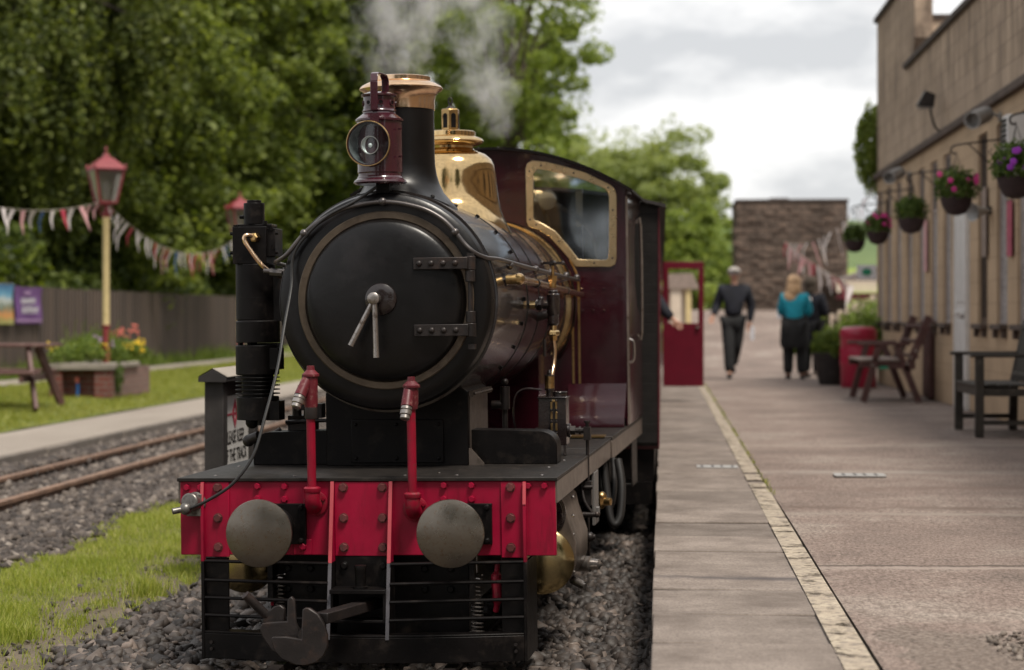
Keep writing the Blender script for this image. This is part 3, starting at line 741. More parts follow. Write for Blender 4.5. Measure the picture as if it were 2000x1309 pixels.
# ------------------------------------------------------------------ trees
def crown_mesh(name, rad, hz, nclump, nleaf, leaf, seed, gap=.0, weep=False):
    rs = np.random.RandomState(seed); nclump = int(nclump * 1.7)
    th = rs.uniform(0, 6.283, nclump); cz = rs.uniform(-.92, 1, nclump); rr = np.sqrt(1 - cz ** 2 * .98)
    dep = rs.uniform(.45, 1.0, nclump) ** .6
    C_ = np.stack([np.cos(th) * rr * dep * rad, np.sin(th) * rr * dep * rad, cz * dep * hz], -1)
    C_ *= (1 + .12 * np.sin(th * 3 + cz * 4))[:, None]
    cr = rs.uniform(.10, .27, nclump) * rad
    k = rs.randint(0, nclump, nleaf)
    d = rs.normal(0, 1, (nleaf, 3)); d /= np.linalg.norm(d, axis=1)[:, None]; q = rs.uniform(.45, 1, (nleaf, 1)) ** .5
    P = C_[k] + d * q * cr[k][:, None] * np.array([1, 1, .62])
    st_ = rs.uniform(0, 1, nleaf) < .16; dd = rs.normal(0, 1, (nleaf, 3)); dd /= np.linalg.norm(dd, axis=1)[:, None]
    P = np.where(st_[:, None], dd * (rs.uniform(.35, 1.12, (nleaf, 1)) ** .6) * np.array([rad, rad, hz]) * (1 + .12 * np.sin(dd[:, :1] * 9) * np.sin(dd[:, 2:] * 8)), P)
    if weep:
        ns = nleaf // 26; st = rs.randint(0, nclump, ns); base = C_[st] + rs.normal(0, .5, (ns, 3)) * cr[st][:, None]
        ln = rs.uniform(.5, 2.6, ns) * rs.uniform(.4, 1.2, ns); i = np.arange(nleaf) % ns; f = rs.uniform(0, 1, nleaf)
        P = base[i] + np.stack([.10 * np.sin(f * 3 + i), .1 * np.cos(f * 2 + i), -ln[i] * f], -1) + rs.normal(0, .035, (nleaf, 3))
    up = np.array([0, 0, .75]); N = rs.normal(0, 1, (nleaf, 3)) * .8 + up + d * .6; N /= np.linalg.norm(N, axis=1)[:, None]
    if weep: N = rs.normal(0, 1, (nleaf, 3)); N /= np.linalg.norm(N, axis=1)[:, None]
    T = np.cross(N, rs.normal(0, 1, (nleaf, 3))); T /= np.linalg.norm(T, axis=1)[:, None]; B = np.cross(N, T)
    s = leaf * rs.uniform(.6, 1.3, (nleaf, 1)); T = T * s; B = B * s * .62
    V = np.stack([P - T, P - B * .9, P + T, P + B * .9], 1).reshape(-1, 3)
    F = (np.arange(nleaf)[:, None] * 4 + np.arange(4)[None])
    return V, F, C_
def make_tree(label, x, y, zb, cz, rad, hz, nclump, nleaf, leaf, mat, seed, weep=False, name='broadleaf_tree'):
    t = thing(name, label, 'tree', (x, y, zb), group=None)
    V, F, C_ = crown_mesh(name, rad, hz, nclump, nleaf, leaf, seed, weep=weep)
    V[:, 2] += cz - zb
    npmesh('crown', V, F, mat, t)
    b = MB(); rs = np.random.RandomState(seed + 50); H = cz - zb
    b.tube([(0, 0, -.2), (.06, .05, H * .3), (-.05, .04, H * .6), (.05, 0, H), (.1, .05, H + hz * .6)], [rad * .075, rad * .06, rad * .05, rad * .035, rad * .015], 10, smooth=4)
    for k in range(0, len(C_), max(1, len(C_) // 16)):
        c = C_[k]; st = Vector((0, 0, H * rs.uniform(.45, 1.0))); e = Vector((c[0], c[1], c[2] + H)); mid = (st + e) / 2 + Vector((0, 0, .15 * rad))
        b.tube([st, mid, e], [rad * .028, rad * .02, rad * .008], 7, smooth=4)
    b.build('trunk', 'bark', t); return t
G1 = 'trees behind the timber fence'
tr0 = make_tree('drooping dark weeping tree rising over the purple fence banner', -14.6, 42, -.2, 7.6, 4.2, 4.3, 60, 110000, .085, 'leaf_birch', 11, weep=True, name='weeping_tree')
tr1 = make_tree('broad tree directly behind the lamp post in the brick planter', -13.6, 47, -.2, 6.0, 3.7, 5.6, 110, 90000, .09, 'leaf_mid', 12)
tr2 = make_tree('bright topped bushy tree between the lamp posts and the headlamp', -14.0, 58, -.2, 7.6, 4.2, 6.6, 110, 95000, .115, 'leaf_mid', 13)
tr3 = make_tree('dark green tree directly behind the headlamp', -13.4, 70, -.2, 9.5, 5.0, 8.2, 130, 95000, .14, 'leaf_dark', 14)
tr4 = make_tree('airy pale tree with sky gaps behind the dome', -4.9, 66, -.2, 10.1, 2.75, 5.6, 75, 42000, .085, 'leaf_light', 15)
tr5 = make_tree('rounded light green tree beyond the cab and carriage', -.1, 92, .2, 6.0, 2.85, 3.6, 70, 40000, .095, 'leaf_pale', 16)
tr6 = make_tree('low bright bushy tree beside the stone tower above the carriage door', 1.15, 76, .3, 2.3, 2.0, 2.7, 60, 42000, .08, 'leaf_light', 17)
tr7 = dup(tr3, (-19.5, 62, -.2), 1.2, 1.0, 'large dark tree filling the gap above the purple banner')
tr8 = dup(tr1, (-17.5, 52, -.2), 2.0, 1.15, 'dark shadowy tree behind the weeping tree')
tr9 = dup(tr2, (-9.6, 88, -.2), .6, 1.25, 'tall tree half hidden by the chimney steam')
tr10 = dup(tr5, (-3.3, 98, 0), 2.4, 1.06, 'small pale tree between the cab roof and the tall airy tree')
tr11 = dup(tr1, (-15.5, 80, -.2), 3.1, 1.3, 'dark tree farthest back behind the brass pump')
tr13 = dup(tr6, (-2.4, 70, -.2), 1.9, .95, 'bushy low tree behind the cab')
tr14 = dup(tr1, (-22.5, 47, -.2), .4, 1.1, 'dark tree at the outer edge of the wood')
dup(tr3, (-6.5, -22, -.4), .4, 1.0, 'tall unseen tree added behind the viewpoint for dark reflections')  # added out of view so the locomotive front reflects something dark
dup(tr2, (3.5, -26, -.4), 1.4, 1.0, 'unseen bushy tree added behind the viewpoint across the platform for dark reflections')  # another unseen tree added to darken the reflections
dup(tr3, (11, -20, -.4), 2.4, .9, 'unseen dark tree added behind the viewpoint near the station building for reflections')  # last of the unseen trees added for the metalwork to reflect

rs = np.random.RandomState(21); nl = 120000
Pz = np.stack([rs.uniform(-.9, .9, nl), rs.uniform(-24, 45, nl), rs.uniform(.2, 3.2, nl)], -1)
Pz[:, 2] *= (.72 + .18 * np.sin(Pz[:, 1] * .55) + .10 * np.sin(Pz[:, 1] * 1.7)); Nn = rs.normal(0, 1, (nl, 3)); Tt = np.cross(Nn, rs.normal(0, 1, (nl, 3))); Tt /= np.linalg.norm(Tt, axis=1)[:, None]; Nn /= np.linalg.norm(Nn, axis=1)[:, None]; Bb = np.cross(Nn, Tt)
V = np.stack([Pz - Tt * .12, Pz - Bb * .07, Pz + Tt * .12, Pz + Bb * .07], 1).reshape(-1, 3)
npmesh('foliage', V, np.arange(nl)[:, None] * 4 + np.arange(4)[None], 'leaf_dark', None).name = 'hedge'
hd = bpy.data.objects['hedge']; hd.location = (-12.9, 45, -.1); tag(hd, 'dark dense hedge growing just behind the timber fence', 'hedge')

# ================================================================== STATION BUILDING
WX = 3.25
sb_ = thing('station_building', 'long stone station building with tall narrow windows beside the platform', 'building', (WX, 0, 0))
cent = [30.99, 29.81, 28.59, 27.36, 26.10, 24.90, 23.75, 21.15, 19.95, 18.80, 17.62, 16.44, 15.26, 13.6, 12.0, 10.4, 8.8, 7.2]
OW = .62; Z0, Z1 = .92, 2.86
ops = sorted([(c - OW / 2, c + OW / 2, Z0, Z1) for c in cent] + [(22.1, 22.85, 0, 2.15)])
low = MB(); ztop = 3.06; y = 2.0; YE = 31.43
for a, b, z0, z1 in ops:
    low.box(0, .35, y, a, 0, ztop)
    if z0 > 0: low.box(0, .35, a, b, 0, z0)
    low.box(0, .35, a, b, z1, ztop); y = b
low.box(0, .35, y, YE, 0, ztop); low.box(.35, 5, YE - .35, YE, 0, ztop); low.box(.35, 5, 2, 2.35, 0, ztop); low.box(4.65, 5, 2.35, YE - .35, 0, ztop)
low.build('wall', 'tan', sb_)
up_ = MB(); up_.box(0, .35, 2, 27.7, 3.15, 4.30); up_.box(0, .35, 27.7, YE, 3.15, 5.45); up_.box(.35, 5, YE - .35, YE, 3.15, 5.45)
up_.box(.35, 5, 2, 2.3, 3.15, 4.3); up_.box(4.65, 5, 2.3, YE - .35, 3.15, 4.3)
up_.build('parapet', 'ashlar', sb_)
bd = MB(); bd.box(-.07, .35, 2, YE + .02, 3.06, 3.15); bd.build('string_course', 'band', sb_, bevel=.012)
cp = MB(); cp.box(-.05, .40, 2, 27.7, 4.30, 4.38); cp.box(-.05, .40, 27.66, YE + .05, 5.45, 5.53); cp.box(.36, 5.05, YE - .38, YE + .05, 5.452, 5.528); cp.build('coping', 'coping', sb_, bevel=.012)
cs = MB(); cs.box(-.004, .20, 26.75, 27.69, 4.60, 6.6); cs.prism([[(26.75, 4.598), (27.69, 4.598), (27.69, 4.39), (26.95, 4.39)]], -.002, .19, plane='YZ'); cs.build('chimney_stack', 'ashlar', sb_)
rf = MB(); rf.box(.36, 4.64, 2.31, 31.0, 3.55, 3.65); rf.build('roof', 'roofgrey', sb_)
for ii, c in enumerate(cent):
    wn_ = MB(); a, b = c - OW / 2, c + OW / 2
    fr = .035
    zs = 2.25 if ii not in (7,) else .95
    for (y0, y1, z0, z1) in ((a, a + fr, Z0, Z1), (b - fr, b, Z0, Z1), (a + fr, b - fr, Z0, Z0 + fr), (a + fr, b - fr, Z1 - fr, Z1), (a + fr, b - fr, zs, zs + fr), (c - .012, c + .012, zs + fr, Z1 - fr)):
        wn_.box(.03, .07, y0, y1, z0, z1)
    w_ = wn_.build('window', 'frameold' if ii != 7 else 'brownpane', sb_)
    MB().box(.048, .054, a + fr, b - fr, zs + fr, Z1 - fr).build('upper_pane', 'matdark', w_)
    if ii != 7: MB().box(.048, .054, a + fr, b - fr, Z0 + fr, zs).build('frosted_pane', 'frost', w_)
    else: MB().box(.048, .054, a + fr, b - fr, Z0 + fr, zs).build('lower_pane', 'brownpane', w_)
    sl = MB(); sl.box(-.075, .12, a - .01, b + .01, Z0 - .05, Z0 + .005); sl.box(-.05, 0.0, a + .02, a + .09, Z0 - .13, Z0 - .052); sl.box(-.05, 0.0, b - .09, b - .02, Z0 - .13, Z0 - .052)
    sl.build('sill', 'band', w_, bevel=.008)
dr = MB(); dr.box(-.03, .02, 22.1, 22.85, .02, 2.15); dr.box(-.055, -.03, 22.15, 22.8, 1.02, 1.07)
for z0, z1 in ((.12, .95), (1.15, 2.05)):
    for a, b in ((22.18, 22.44), (22.51, 22.77)): dr.box(-.04, -.03, a, b, z0, z1)
dd = dr.build('door', 'white', sb_, bevel=.006); MB().sph((-.05, 22.2, 1.0), .025).build('handle', 'bare', dd)
fr_ = MB(); fr_.box(-.045, .12, 22.03, 22.1, 0, 2.2); fr_.box(-.045, .12, 22.85, 22.92, 0, 2.2); fr_.box(-.045, .12, 22.1, 22.85, 2.15, 2.2); fr_.build('door_frame', 'white', sb_)

# things on the wall
def floodlight(label, y, z, mat, cyl=True):
    t = thing('wall_light', label, 'wall light', (WX, y, z), 0, None)
    a = MB(); a.tube([(0, 0, -.28), (-.10, 0, -.26), (-.16, 0, -.1), (-.17, 0, .02)] if not cyl else [(0, .05, .06), (-.10, .03, .10), (-.18, 0, .04)], .014, 8, smooth=4); a.cyl((0, 0, -.28 if not cyl else .06), (-.02, 0, -.28 if not cyl else .06), .05); a.build('bracket', mat if cyl else 'iron', t)
    if cyl:
        b = MB(); b.lathe([(.03, -.02), (.075, 0), (.08, .05), (.085, .40), (.07, .40), (.06, .3), (0, .3)], (-.12, .12, .10), (-.55, -1.0, -.28), 22); b.build('housing', mat, t)
        MB().cyl((-.12, .12, .1), Vector((-.12, .12, .1)) + Vector((-.55, -1.0, -.28)).normalized() * .02, .05).build('back_cap', 'iron', t)
    else:
        b = MB(); b.prism([[(-.11, -.06), (.08, -.09), (.10, .06), (-.02, .11)]], -.09, .09); b.build('housing', 'iron', t, bevel=.01); 
        for v in b.v: pass
        MB().box(-.10, .08, -.08, .08, -.095, -.085).build('lens', 'plastic_grey', t)
        for c in t.children:
            if c.name.startswith(('housing', 'lens')): c.location = (-.22, 0, .07)
    return t
floodlight('grey cylinder wall light nearest the camera above the white box', 20.0, 2.86, 'plastic_grey')
floodlight('grey cylinder wall light above the far windows', 27.2, 2.80, 'plastic_grey')
floodlight('black floodlight on an upright bracket above the string course', 23.9, 3.42, 'iron', False)
sp_ = thing('wall_speaker', 'small grey horn speaker on the pier beside the brown window', 'speaker', (WX, 20.55, 2.05))
b = MB(); b.lathe([(.03, 0), (.04, .08), (.09, .20), (.095, .21), (.08, .20), (.03, .09), (0, .09)], (-.02, .05, 0), (-.9, -.5, -.1), 18); b.build('horn', 'plastic_grey', sp_); MB().box(-.04, 0, .02, .09, -.04, .04).build('bracket', 'iron', sp_)
ac = thing('wall_unit', 'white ventilation box with dark louvred front high on the wall', 'ventilation unit', (WX, 17.25, 2.12))
MB().box(-.40, 0, 0, .24, 0, .56).build('case', 'white', ac, bevel=.01)
for k in range(12): MB().box(-.415, -.402, .02, .22, .03 + k * .043, .052 + k * .043, mat=None).build('louvre', 'iron', ac)
for k, (yy, z0, z1, lab) in enumerate([(19.35, 1.56, 2.08, 'narrow pink banner between the two nearest windows'), (25.45, 1.55, 2.2, 'faded pink banner on the far part of the wall'), (20.85, 1.6, 2.3, 'small pale notice strip beside the brown window')]):
    t = thing('wall_banner', lab, 'banner', (WX, yy, z0)); b = MB(); b.box(-.035, -.028, -.13, .13, 0, z1 - z0)
    b.build('cloth', ['rosecloth', 'pinkflag', 'seatpale'][k], t); MB().cyl((-.03, -.14, z1 - z0), (-.03, .14, z1 - z0), .008, n=8).build('rod', 'iron', t)
bb_ = thing('wall_board', 'tall dark brown board leaning against the wall behind the slatted bench', 'board', (WX - .04, 25.1, 0))
b = MB(); b.box(-.03, .03, -.32, .32, .02, .92); b.build('panel', 'benchbrown', bb_, bevel=.006); MB().box(-.045, .045, -.34, .34, .92, .95).build('top_rail', 'benchbrown', bb_)

def leafball(n, r, sc, seed, leaf, lo=-.2):
    rs = np.random.RandomState(seed); d = rs.normal(0, 1, (n, 3)); d /= np.linalg.norm(d, axis=1)[:, None]; d[:, 2] = np.where(d[:, 2] < lo, -d[:, 2] * .6, d[:, 2])
    P = d * rs.uniform(.35, 1, (n, 1)) ** .5 * r * np.array(sc) * (1 + .22 * np.sin(d[:, :1] * 7 + seed) * np.cos(d[:, 1:2] * 6))
    N = rs.normal(0, 1, (n, 3)) + d; N /= np.linalg.norm(N, axis=1)[:, None]; T = np.cross(N, rs.normal(0, 1, (n, 3))); T /= np.linalg.norm(T, axis=1)[:, None]; B = np.cross(N, T)
    s = leaf * rs.uniform(.6, 1.3, (n, 1)); V = np.stack([P - T * s, P - B * s * .5, P + T * s, P + B * s * .5], 1).reshape(-1, 3)
    return V, np.arange(n)[:, None] * 4 + np.arange(4)[None]
def hanging(label, y, z, seed, petals, r=.18, px=2.79):
    t = thing('hanging_basket', label, 'hanging basket', (px, y, z), 0, None)
    b = MB(); b.lathe([(.02, -.17), (.09, -.15), (.135, -.08), (.155, 0), (.145, .005), (0, .0)], n=20); b.build('basket', 'basket', t)
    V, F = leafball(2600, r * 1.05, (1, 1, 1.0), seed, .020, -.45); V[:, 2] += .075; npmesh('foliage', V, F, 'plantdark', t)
    rs = np.random.RandomState(seed)
    for mt_, k in petals:
        b = MB()
        for i in range(k):
            a = rs.uniform(0, 6.28); q = rs.uniform(.5, 1.05) * r; c = Vector((math.cos(a) * q, -abs(math.sin(a)) * q - .04, .06 + rs.uniform(0, .17)))
            for j in range(5):
                aj = j * 1.256; b.sph(c + Vector((math.cos(aj) * .016, 0, math.sin(aj) * .016)), .014, 6, (1, .5, 1))
        b.build('blossom', mt_, t)
    br = MB(); X = WX - px
    for a in (0, 2.1, 4.2): br.tube([(math.cos(a) * .14, math.sin(a) * .14, 0), (0, 0, .42)], .003, 5)
    br.build('chain', 'iron', t)
    s = MB(); s.tube([(X, 0, .56), (X * .5, 0, .53), (0, 0, .50), (-.05, 0, .46), (-.03, 0, .42), (0, 0, .43)], .009, 7, smooth=5); s.tube([(X, 0, .20), (X * .6, 0, .36), (X * .25, 0, .51)], .007, 7, smooth=4); s.box(X - .012, X, -.02, .02, .15, .60)
    s.tube([(X * .75, 0, .47), (X * .68, 0, .44), (X * .72, 0, .40), (X * .8, 0, .43)], .006, 6, smooth=4)
    s.build('bracket', 'iron', t); return t
hanging('hanging basket with violet flowers nearest the camera', 16.45, 2.10, 31, [('petal_violet', 9)], .20)
hanging('large bushy hanging basket with pink flowers second from the camera', 19.76, 2.13, 32, [('petal_pink', 8)], .20)
hanging('plain green hanging basket without flowers in the middle of the row', 23.3, 2.10, 33, [], .17)
hanging('hanging basket with magenta flowers on top, fourth from the camera', 26.9, 2.10, 34, [('petal_pink', 14)], .17)
hanging('small green hanging basket farthest away beside the building corner', 30.1, 2.10, 35, [], .16)
ivy = thing('climbing_plant', 'leafy climbing plant growing out of the far corner of the building', 'climbing plant', (3.28, 31.55, 2.4))
V, F = leafball(6000, .42, (.65, .45, 1.6), 41, .034, -2); V[:, 0] -= .08; V[:, 2] += 1.15; npmesh('foliage', V, F, 'leaf_light', ivy)
b = MB(); b.tube([(.1, .0, -2.4), (.05, .05, -1), (.0, 0, .6), (-.05, .02, 1.5)], .02, 6, smooth=4); b.build('stem', 'bark', ivy)

# ------------------------------------------------------------------ benches, bin, tub
nb = thing('bench', 'dark weathered wooden armed bench nearest the camera against the wall', 'bench', (2.58, 17.15, 0))
W_, L_ = .56, 1.25       # local x depth towards wall, y length
for y0 in (0, L_ - .07):
    MB().box(0, .07, y0, y0 + .07, 0, .66).build('leg', 'benchdark', nb, bevel=.006)
    MB().prism([[(.47, 0), (.54, 0), (.55, .4), (.66, .96), (.60, .97), (.48, .42)]], y0, y0 + .07).build('leg', 'benchdark', nb, bevel=.006)
    MB().box(-.04, .54, y0 - .01, y0 + .08, .66, .69).build('armrest', 'benchdark', nb, bevel=.008)
    MB().box(.07, .47, y0 + .015, y0 + .055, .34, .40).build('side_rail', 'benchdark', nb); MB().box(.07, .47, y0 + .015, y0 + .055, .10, .14).build('stretcher', 'benchdark', nb)
b = MB()
for k in range(5): b.box(.0 + k * .10, .085 + k * .10, .07, L_ - .07, .415, .437)
b.build('seat', 'benchdark', nb, bevel=.004); MB().box(.01, .06, .07, L_ - .07, .34, .412).build('front_rail', 'benchdark', nb)
b = MB(); Mr = Matrix.Translation((.49, 0, .44)) @ Matrix.Rotation(R(12), 4, 'Y')
k = .09
while k < L_ - .12: b.box(0, .02, k, k + .05, .0, .46, mat=Mr); k += .072
b.box(-.012, .032, .07, L_ - .07, .46, .52, mat=Mr); b.box(-.008, .028, .07, L_ - .07, .04, .08, mat=Mr); b.build('backrest', 'benchdark', nb, bevel=.004)

pb = thing('slatted_bench', 'reddish brown slatted bench with splayed legs and slanted back', 'bench', (2.32, 24.15, 0))
LL = 1.5
for y0 in (0, LL - .06):
    MB().beam((.02, y0, 0), (.20, y0, .66), .06, .075, up=(1, 0, 0)).build('leg', 'benchbrown', pb, bevel=.004)
    MB().beam((.66, y0, 0), (.40, y0, .66), .06, .075, up=(1, 0, 0)).build('leg', 'benchbrown', pb, bevel=.004)
    MB().beam((-.02, y0 + .03, .445), (.62, y0 + .03, .42), .06, .08).build('side_rail', 'benchbrown', pb, bevel=.004)
    MB().beam((.52, y0, .36), (.78, y0, 1.0), .06, .09, up=(1, 0, 0)).build('back_post', 'benchbrown', pb, bevel=.004)
    MB().box(-.04, .56, y0 - .045, y0 + .055, .66, .70).build('armrest', 'benchbrown', pb, bevel=.005)
    b = MB()
    for p in ((.52, .45), (.62, .60), (.56, .52), (.12, .43)): b.cyl((p[0], y0 - .035, p[1]), (p[0], y0 - .05, p[1]), .018)
    b.build('bolt', 'bare', pb)
b = MB()
for k in range(4): b.box(-.02 + k * .125, .09 + k * .125, -.03, LL, .475, .505)
b.build('seat', 'seatpale', pb, bevel=.005)
b = MB()
for k in range(3):
    f = .28 + k * .26; b.beam((.53 + .26 * f, -.04, .36 + .64 * f), (.53 + .26 * f, LL + .02, .36 + .64 * f), .12, .025, up=(.3, 0, 1))
b.build('backrest', 'benchbrown', pb, bevel=.004)
MB().box(.20, .30, -.045, -.034, .385, .42).build('plaque', 'greensign', pb)

bi = thing('litter_bin', 'round crimson litter bin with pale worn lid beside the planter tub', 'litter bin', (2.76, 29.2, 0))
b = MB(); b.lathe([(.24, 0), (.25, .015), (.255, .70), (.265, .72), (.265, .745), (.255, .75)], n=36); b.build('bin_body', 'binred', bi)
b = MB(); b.lathe([(.262, .75), (.262, .79), (.245, .825), (.20, .85), (0, .86)], n=36); b.build('lid', 'binred', bi)
MB().lathe([(.259, .30), (.261, .31), (.261, .55), (.259, .56)], n=36).build('band', 'binred', bi)
tb = thing('planter_tub', 'dark tapered tub of bright green foliage beside the crimson bin', 'planter', (2.46, 30.3, 0))
b = MB(); b.lathe([(.17, 0), (.26, .42), (.28, .43), (.28, .47), (.25, .47), (.24, .43), (0, .42)], n=28); b.build('tub', 'wood_dark', tb)
V, F = leafball(3500, .31, (.9, 1, 1.1), 51, .028); V[:, 2] += .48; npmesh('foliage', V, F, 'plant', tb)
for k, (x, y, s, lab) in enumerate([(3.1, 31.0, 1.2, 'bright green shrub behind the crimson bin'), (3.6, 35.5, 1.6, 'green shrub beyond the building corner'), (2.6, 35.6, 1.15, 'flowering shrub at the foot of the cream paling'), (4.7, 38.5, 1.9, 'orange tinged shrub under the cream canopy posts')]):
    t = thing('shrub', lab, 'shrub', (x, y, 0)); V, F = leafball(5000, .42 * s, (1, 1, 1.05), 60 + k, .035); V[:, 2] += .38 * s; npmesh('foliage', V, F, 'plant', t)
    MB().tube([(0, 0, -.02), (.03, 0, .2 * s), (0, .03, .5 * s)], .02, 6).build('stem', 'bark', t)
    if k == 3:
        b = MB(); rs = np.random.RandomState(5)
        for i in range(26): b.sph((rs.uniform(-.6, .4), rs.uniform(-.8, -.5), rs.uniform(.4, 1.3)), .05, 6)
        b.build('blossom', 'petal_coral', t)

# cream paling, canopy, sign, tower
pf = thing('cream_paling', 'row of pale cream fence pickets rising beside the stone tower', 'fence', (3.3, 37.0, 0))
for k in range(9):
    x = .0 + k * .13; yy = 3.4 - k * .28; h = 1.05 + k * .07
    MB().box(x - .035, x + .035, yy - .02, yy + .02, 0, h).build('picket', 'creamwood', pf)
MB().beam((0, 3.42, .95), (1.04, 1.2, 1.52), .03, .09).build('top_rail', 'creamwood', pf); MB().beam((0, 3.42, .35), (1.04, 1.2, .45), .03, .07).build('rail', 'creamwood', pf)
MB().box(1.06, 1.20, 1.1, 1.24, 0, 1.85).build('end_post', 'creamwood', pf)
cn = thing('station_canopy', 'distant platform canopy with grey roof, toothed valance and cream posts', 'canopy', (4.3, 50, 0))
b = MB(); b.prism([[(-.1, 1.85), (1.0, 2.25), (3.2, 2.3), (3.4, 1.85)]], 0, 5); b.build('roof', 'roofgrey', cn)
b = MB(); x = -.1
while x < 3.3: b.prism([[(x, 1.86), (x, 1.62), (x + .05, 1.56), (x + .10, 1.62), (x + .10, 1.86)]], -.03, -.005); x += .12
b.build('valance', 'creamwood', cn); MB().box(-.1, 3.3, .0, .06, 1.42, 1.56).build('beam', 'coachred', cn)
for x in (.45, 1.6, 3.0): MB().cyl((x, .1, 0), (x, .1, 1.45), .05, n=10).build('post', 'creamwood', cn)
for x in (.45, 1.6): MB().prism([[(x - .35, 1.42), (x + .35, 1.42), (x + .05, 1.12), (x - .05, 1.12)], [(x - .2, 1.38), (x - .05, 1.38), (x - .05, 1.22)]], .07, .12).build('post_bracket', 'creamwood', cn)
gs = thing('exit_sign', 'small green and white sign hanging at the far corner of the building', 'sign', (3.2, 32.2, 1.58)); MB().box(-.18, .12, 0, .02, 0, .22).build('panel', 'paper', gs)
MB().prism([[(-.10, .06), (-.02, .06), (-.02, .03), (.06, .11), (-.02, .19), (-.02, .16), (-.10, .16)]], -.006, -.001).build('arrow', 'greensign', gs); MB().box(.12, .16, .002, .018, .1, .14).build('arm', 'iron', gs)
tw = thing('stone_tower', 'square dark rubble stone water tower base at the end of the ramp', 'tower', (1.95, 54.5, .3))
b = MB(); b.box(0, 2.92, 0, 3.4, -.8, 3.72); b.build('wall', 'rubble', tw)
b = MB(); b.box(-.03, 2.95, -.03, 3.43, 3.72, 3.80); b.box(.9, 1.4, .5, 1.2, 3.80, 3.86); b.build('coping', 'coping', tw, bevel=.015)
b = MB(); rs = np.random.RandomState(8)
for k in range(300):       # projecting rough stones on the face
    x = rs.uniform(.1, 2.8); z = rs.uniform(-.3, 3.6); b.box(x - rs.uniform(.08, .22), x + .12, -.02 - rs.uniform(0, .02), .02, z - .06, z + .06)
b.build('rough_stones', 'rubble', tw, bevel=.01)
ss = thing('station_shelter', 'cream and maroon shelter with a pale roof seen through the open carriage door', 'shelter', (.12, 46, 0))
b = MB(); b.prism([[(-.15, 1.62), (-.05, 1.95), (.55, 1.97), (.70, 1.62)]], 0, 1.6); b.build('roof', 'seatpale', ss)
MB().box(.06, .30, .05, .30, 0, 1.62).build('wall_panel', 'creamwood', ss); MB().box(.40, .52, .05, .2, 0, 1.62).build('post', 'cream', ss); MB().box(-.10, .02, .05, .2, 0, 1.62).build('post', 'doorred', ss); MB().box(-.1, .52, .8, .85, 0, 1.62).build('rear_wall', 'creamwood', ss)

# ------------------------------------------------------------------ left side furniture
def lamp_post(label, x, y, zb, base_h):
    t = thing('lamp_post', label, 'lamp post', (x, y, zb))
    b = MB(); b.lathe([(.055, 0), (.055, base_h * .6), (.050, base_h * .62), (.050, base_h - .03), (.060, base_h - .02), (.060, base_h)], n=18); b.build('base', 'lampred', t)
    b = MB(); b.lathe([(.047, base_h), (.047, 2.44), (.052, 2.45), (.052, 2.48)], n=18); b.build('pole', 'cream', t)
    b = MB(); b.lathe([(.055, 2.48), (.06, 2.50), (.06, 2.53), (.035, 2.56), (.035, 2.62), (.075, 2.645), (.075, 2.66)], n=18)
    for a in range(4):
        c, s = math.cos(a * 1.571), math.sin(a * 1.571); b.tube([(c * .05, s * .05, 2.5), (c * .10, s * .10, 2.56), (c * .07, s * .07, 2.66)], .010, 6, smooth=3)
    b.build('collar', 'lampred', t)
    zL, zU = 2.90, 3.30; a0, a1 = .115, .20
    zL = 2.67; zU = 3.13
    ln = MB(); cor = [(1, 1), (-1, 1), (-1, -1), (1, -1)]
    for i, (cx, cy) in enumerate(cor):
        ln.beam((cx * a0, cy * a0, zL), (cx * a1, cy * a1, zU), .026, .026)
        dx, dy = cor[(i + 1) % 4]
        ln.beam((cx * a0, cy * a0, zL + .012), (dx * a0, dy * a0, zL + .012), .026, .026); ln.beam((cx * a1, cy * a1, zU), (dx * a1, dy * a1, zU), .03, .03)
    for cx, cy in cor: ln.lathe([(.018, 0), (.012, .02), (.022, .04), (.0, .085)], (cx * (a1 + .012), cy * (a1 + .012), zU + .01), n=8)
    L2 = ln.build('lantern_frame', 'lampred', t)
    rfp = MB(); q = .235
    rfp.add([(q, q, zU + .015), (-q, q, zU + .015), (-q, -q, zU + .015), (q, -q, zU + .015), (.09, .09, zU + .16), (-.09, .09, zU + .16), (-.09, -.09, zU + .16), (.09, -.09, zU + .16), (.05, .05, zU + .18), (-.05, .05, zU + .18), (-.05, -.05, zU + .18), (.05, -.05, zU + .18), (.035, .035, zU + .23), (-.035, .035, zU + .23), (-.035, -.035, zU + .23), (.035, -.035, zU + .23)],
            [(3, 2, 1, 0)] + [(i + k, (i + 1) % 4 + k, (i + 1) % 4 + k + 4, i + k + 4) for k in (0, 4, 8) for i in range(4)] + [(12, 13, 14, 15)])
    rfp.lathe([(.02, 0), (.012, .03), (.022, .05), (.004, .11)], (0, 0, zU + .23), n=8); rfp.build('lantern_roof', 'lampred', t, smooth=20)
    for i, (cx, cy) in enumerate(cor):
        dx, dy = cor[(i + 1) % 4]; g = MB(); k = .985
        g.add([(cx * a0 * k, cy * a0 * k, zL + .03), (dx * a0 * k, dy * a0 * k, zL + .03), (dx * a1 * k, dy * a1 * k, zU - .015), (cx * a1 * k, cy * a1 * k, zU - .015)], [(0, 1, 2, 3)]); g.build('glass_pane', 'lampglass', t, smooth=0)
    MB().lathe([(.03, 0), (.04, .06), (.035, .20), (.015, .26), (0, .27)], (0, 0, zL + .05), n=12).build('bulb', 'paper', t)
    return t
lp1 = lamp_post('red and cream lamp post standing in the brick flower planter', -7.72, 28.0, -.1, .98)
lp2 = lamp_post('farther red and cream lamp post half hidden by the black brass-piped pump', -7.98, 38.3, -.1, .70)
for o in (lp1, lp2): o.rotation_euler = (0, 0, .55)
pt = thing('brick_planter', 'rectangular brick planter with pale coping full of flowers around the lamp post', 'planter', (-8.28, 27.2, -.11))
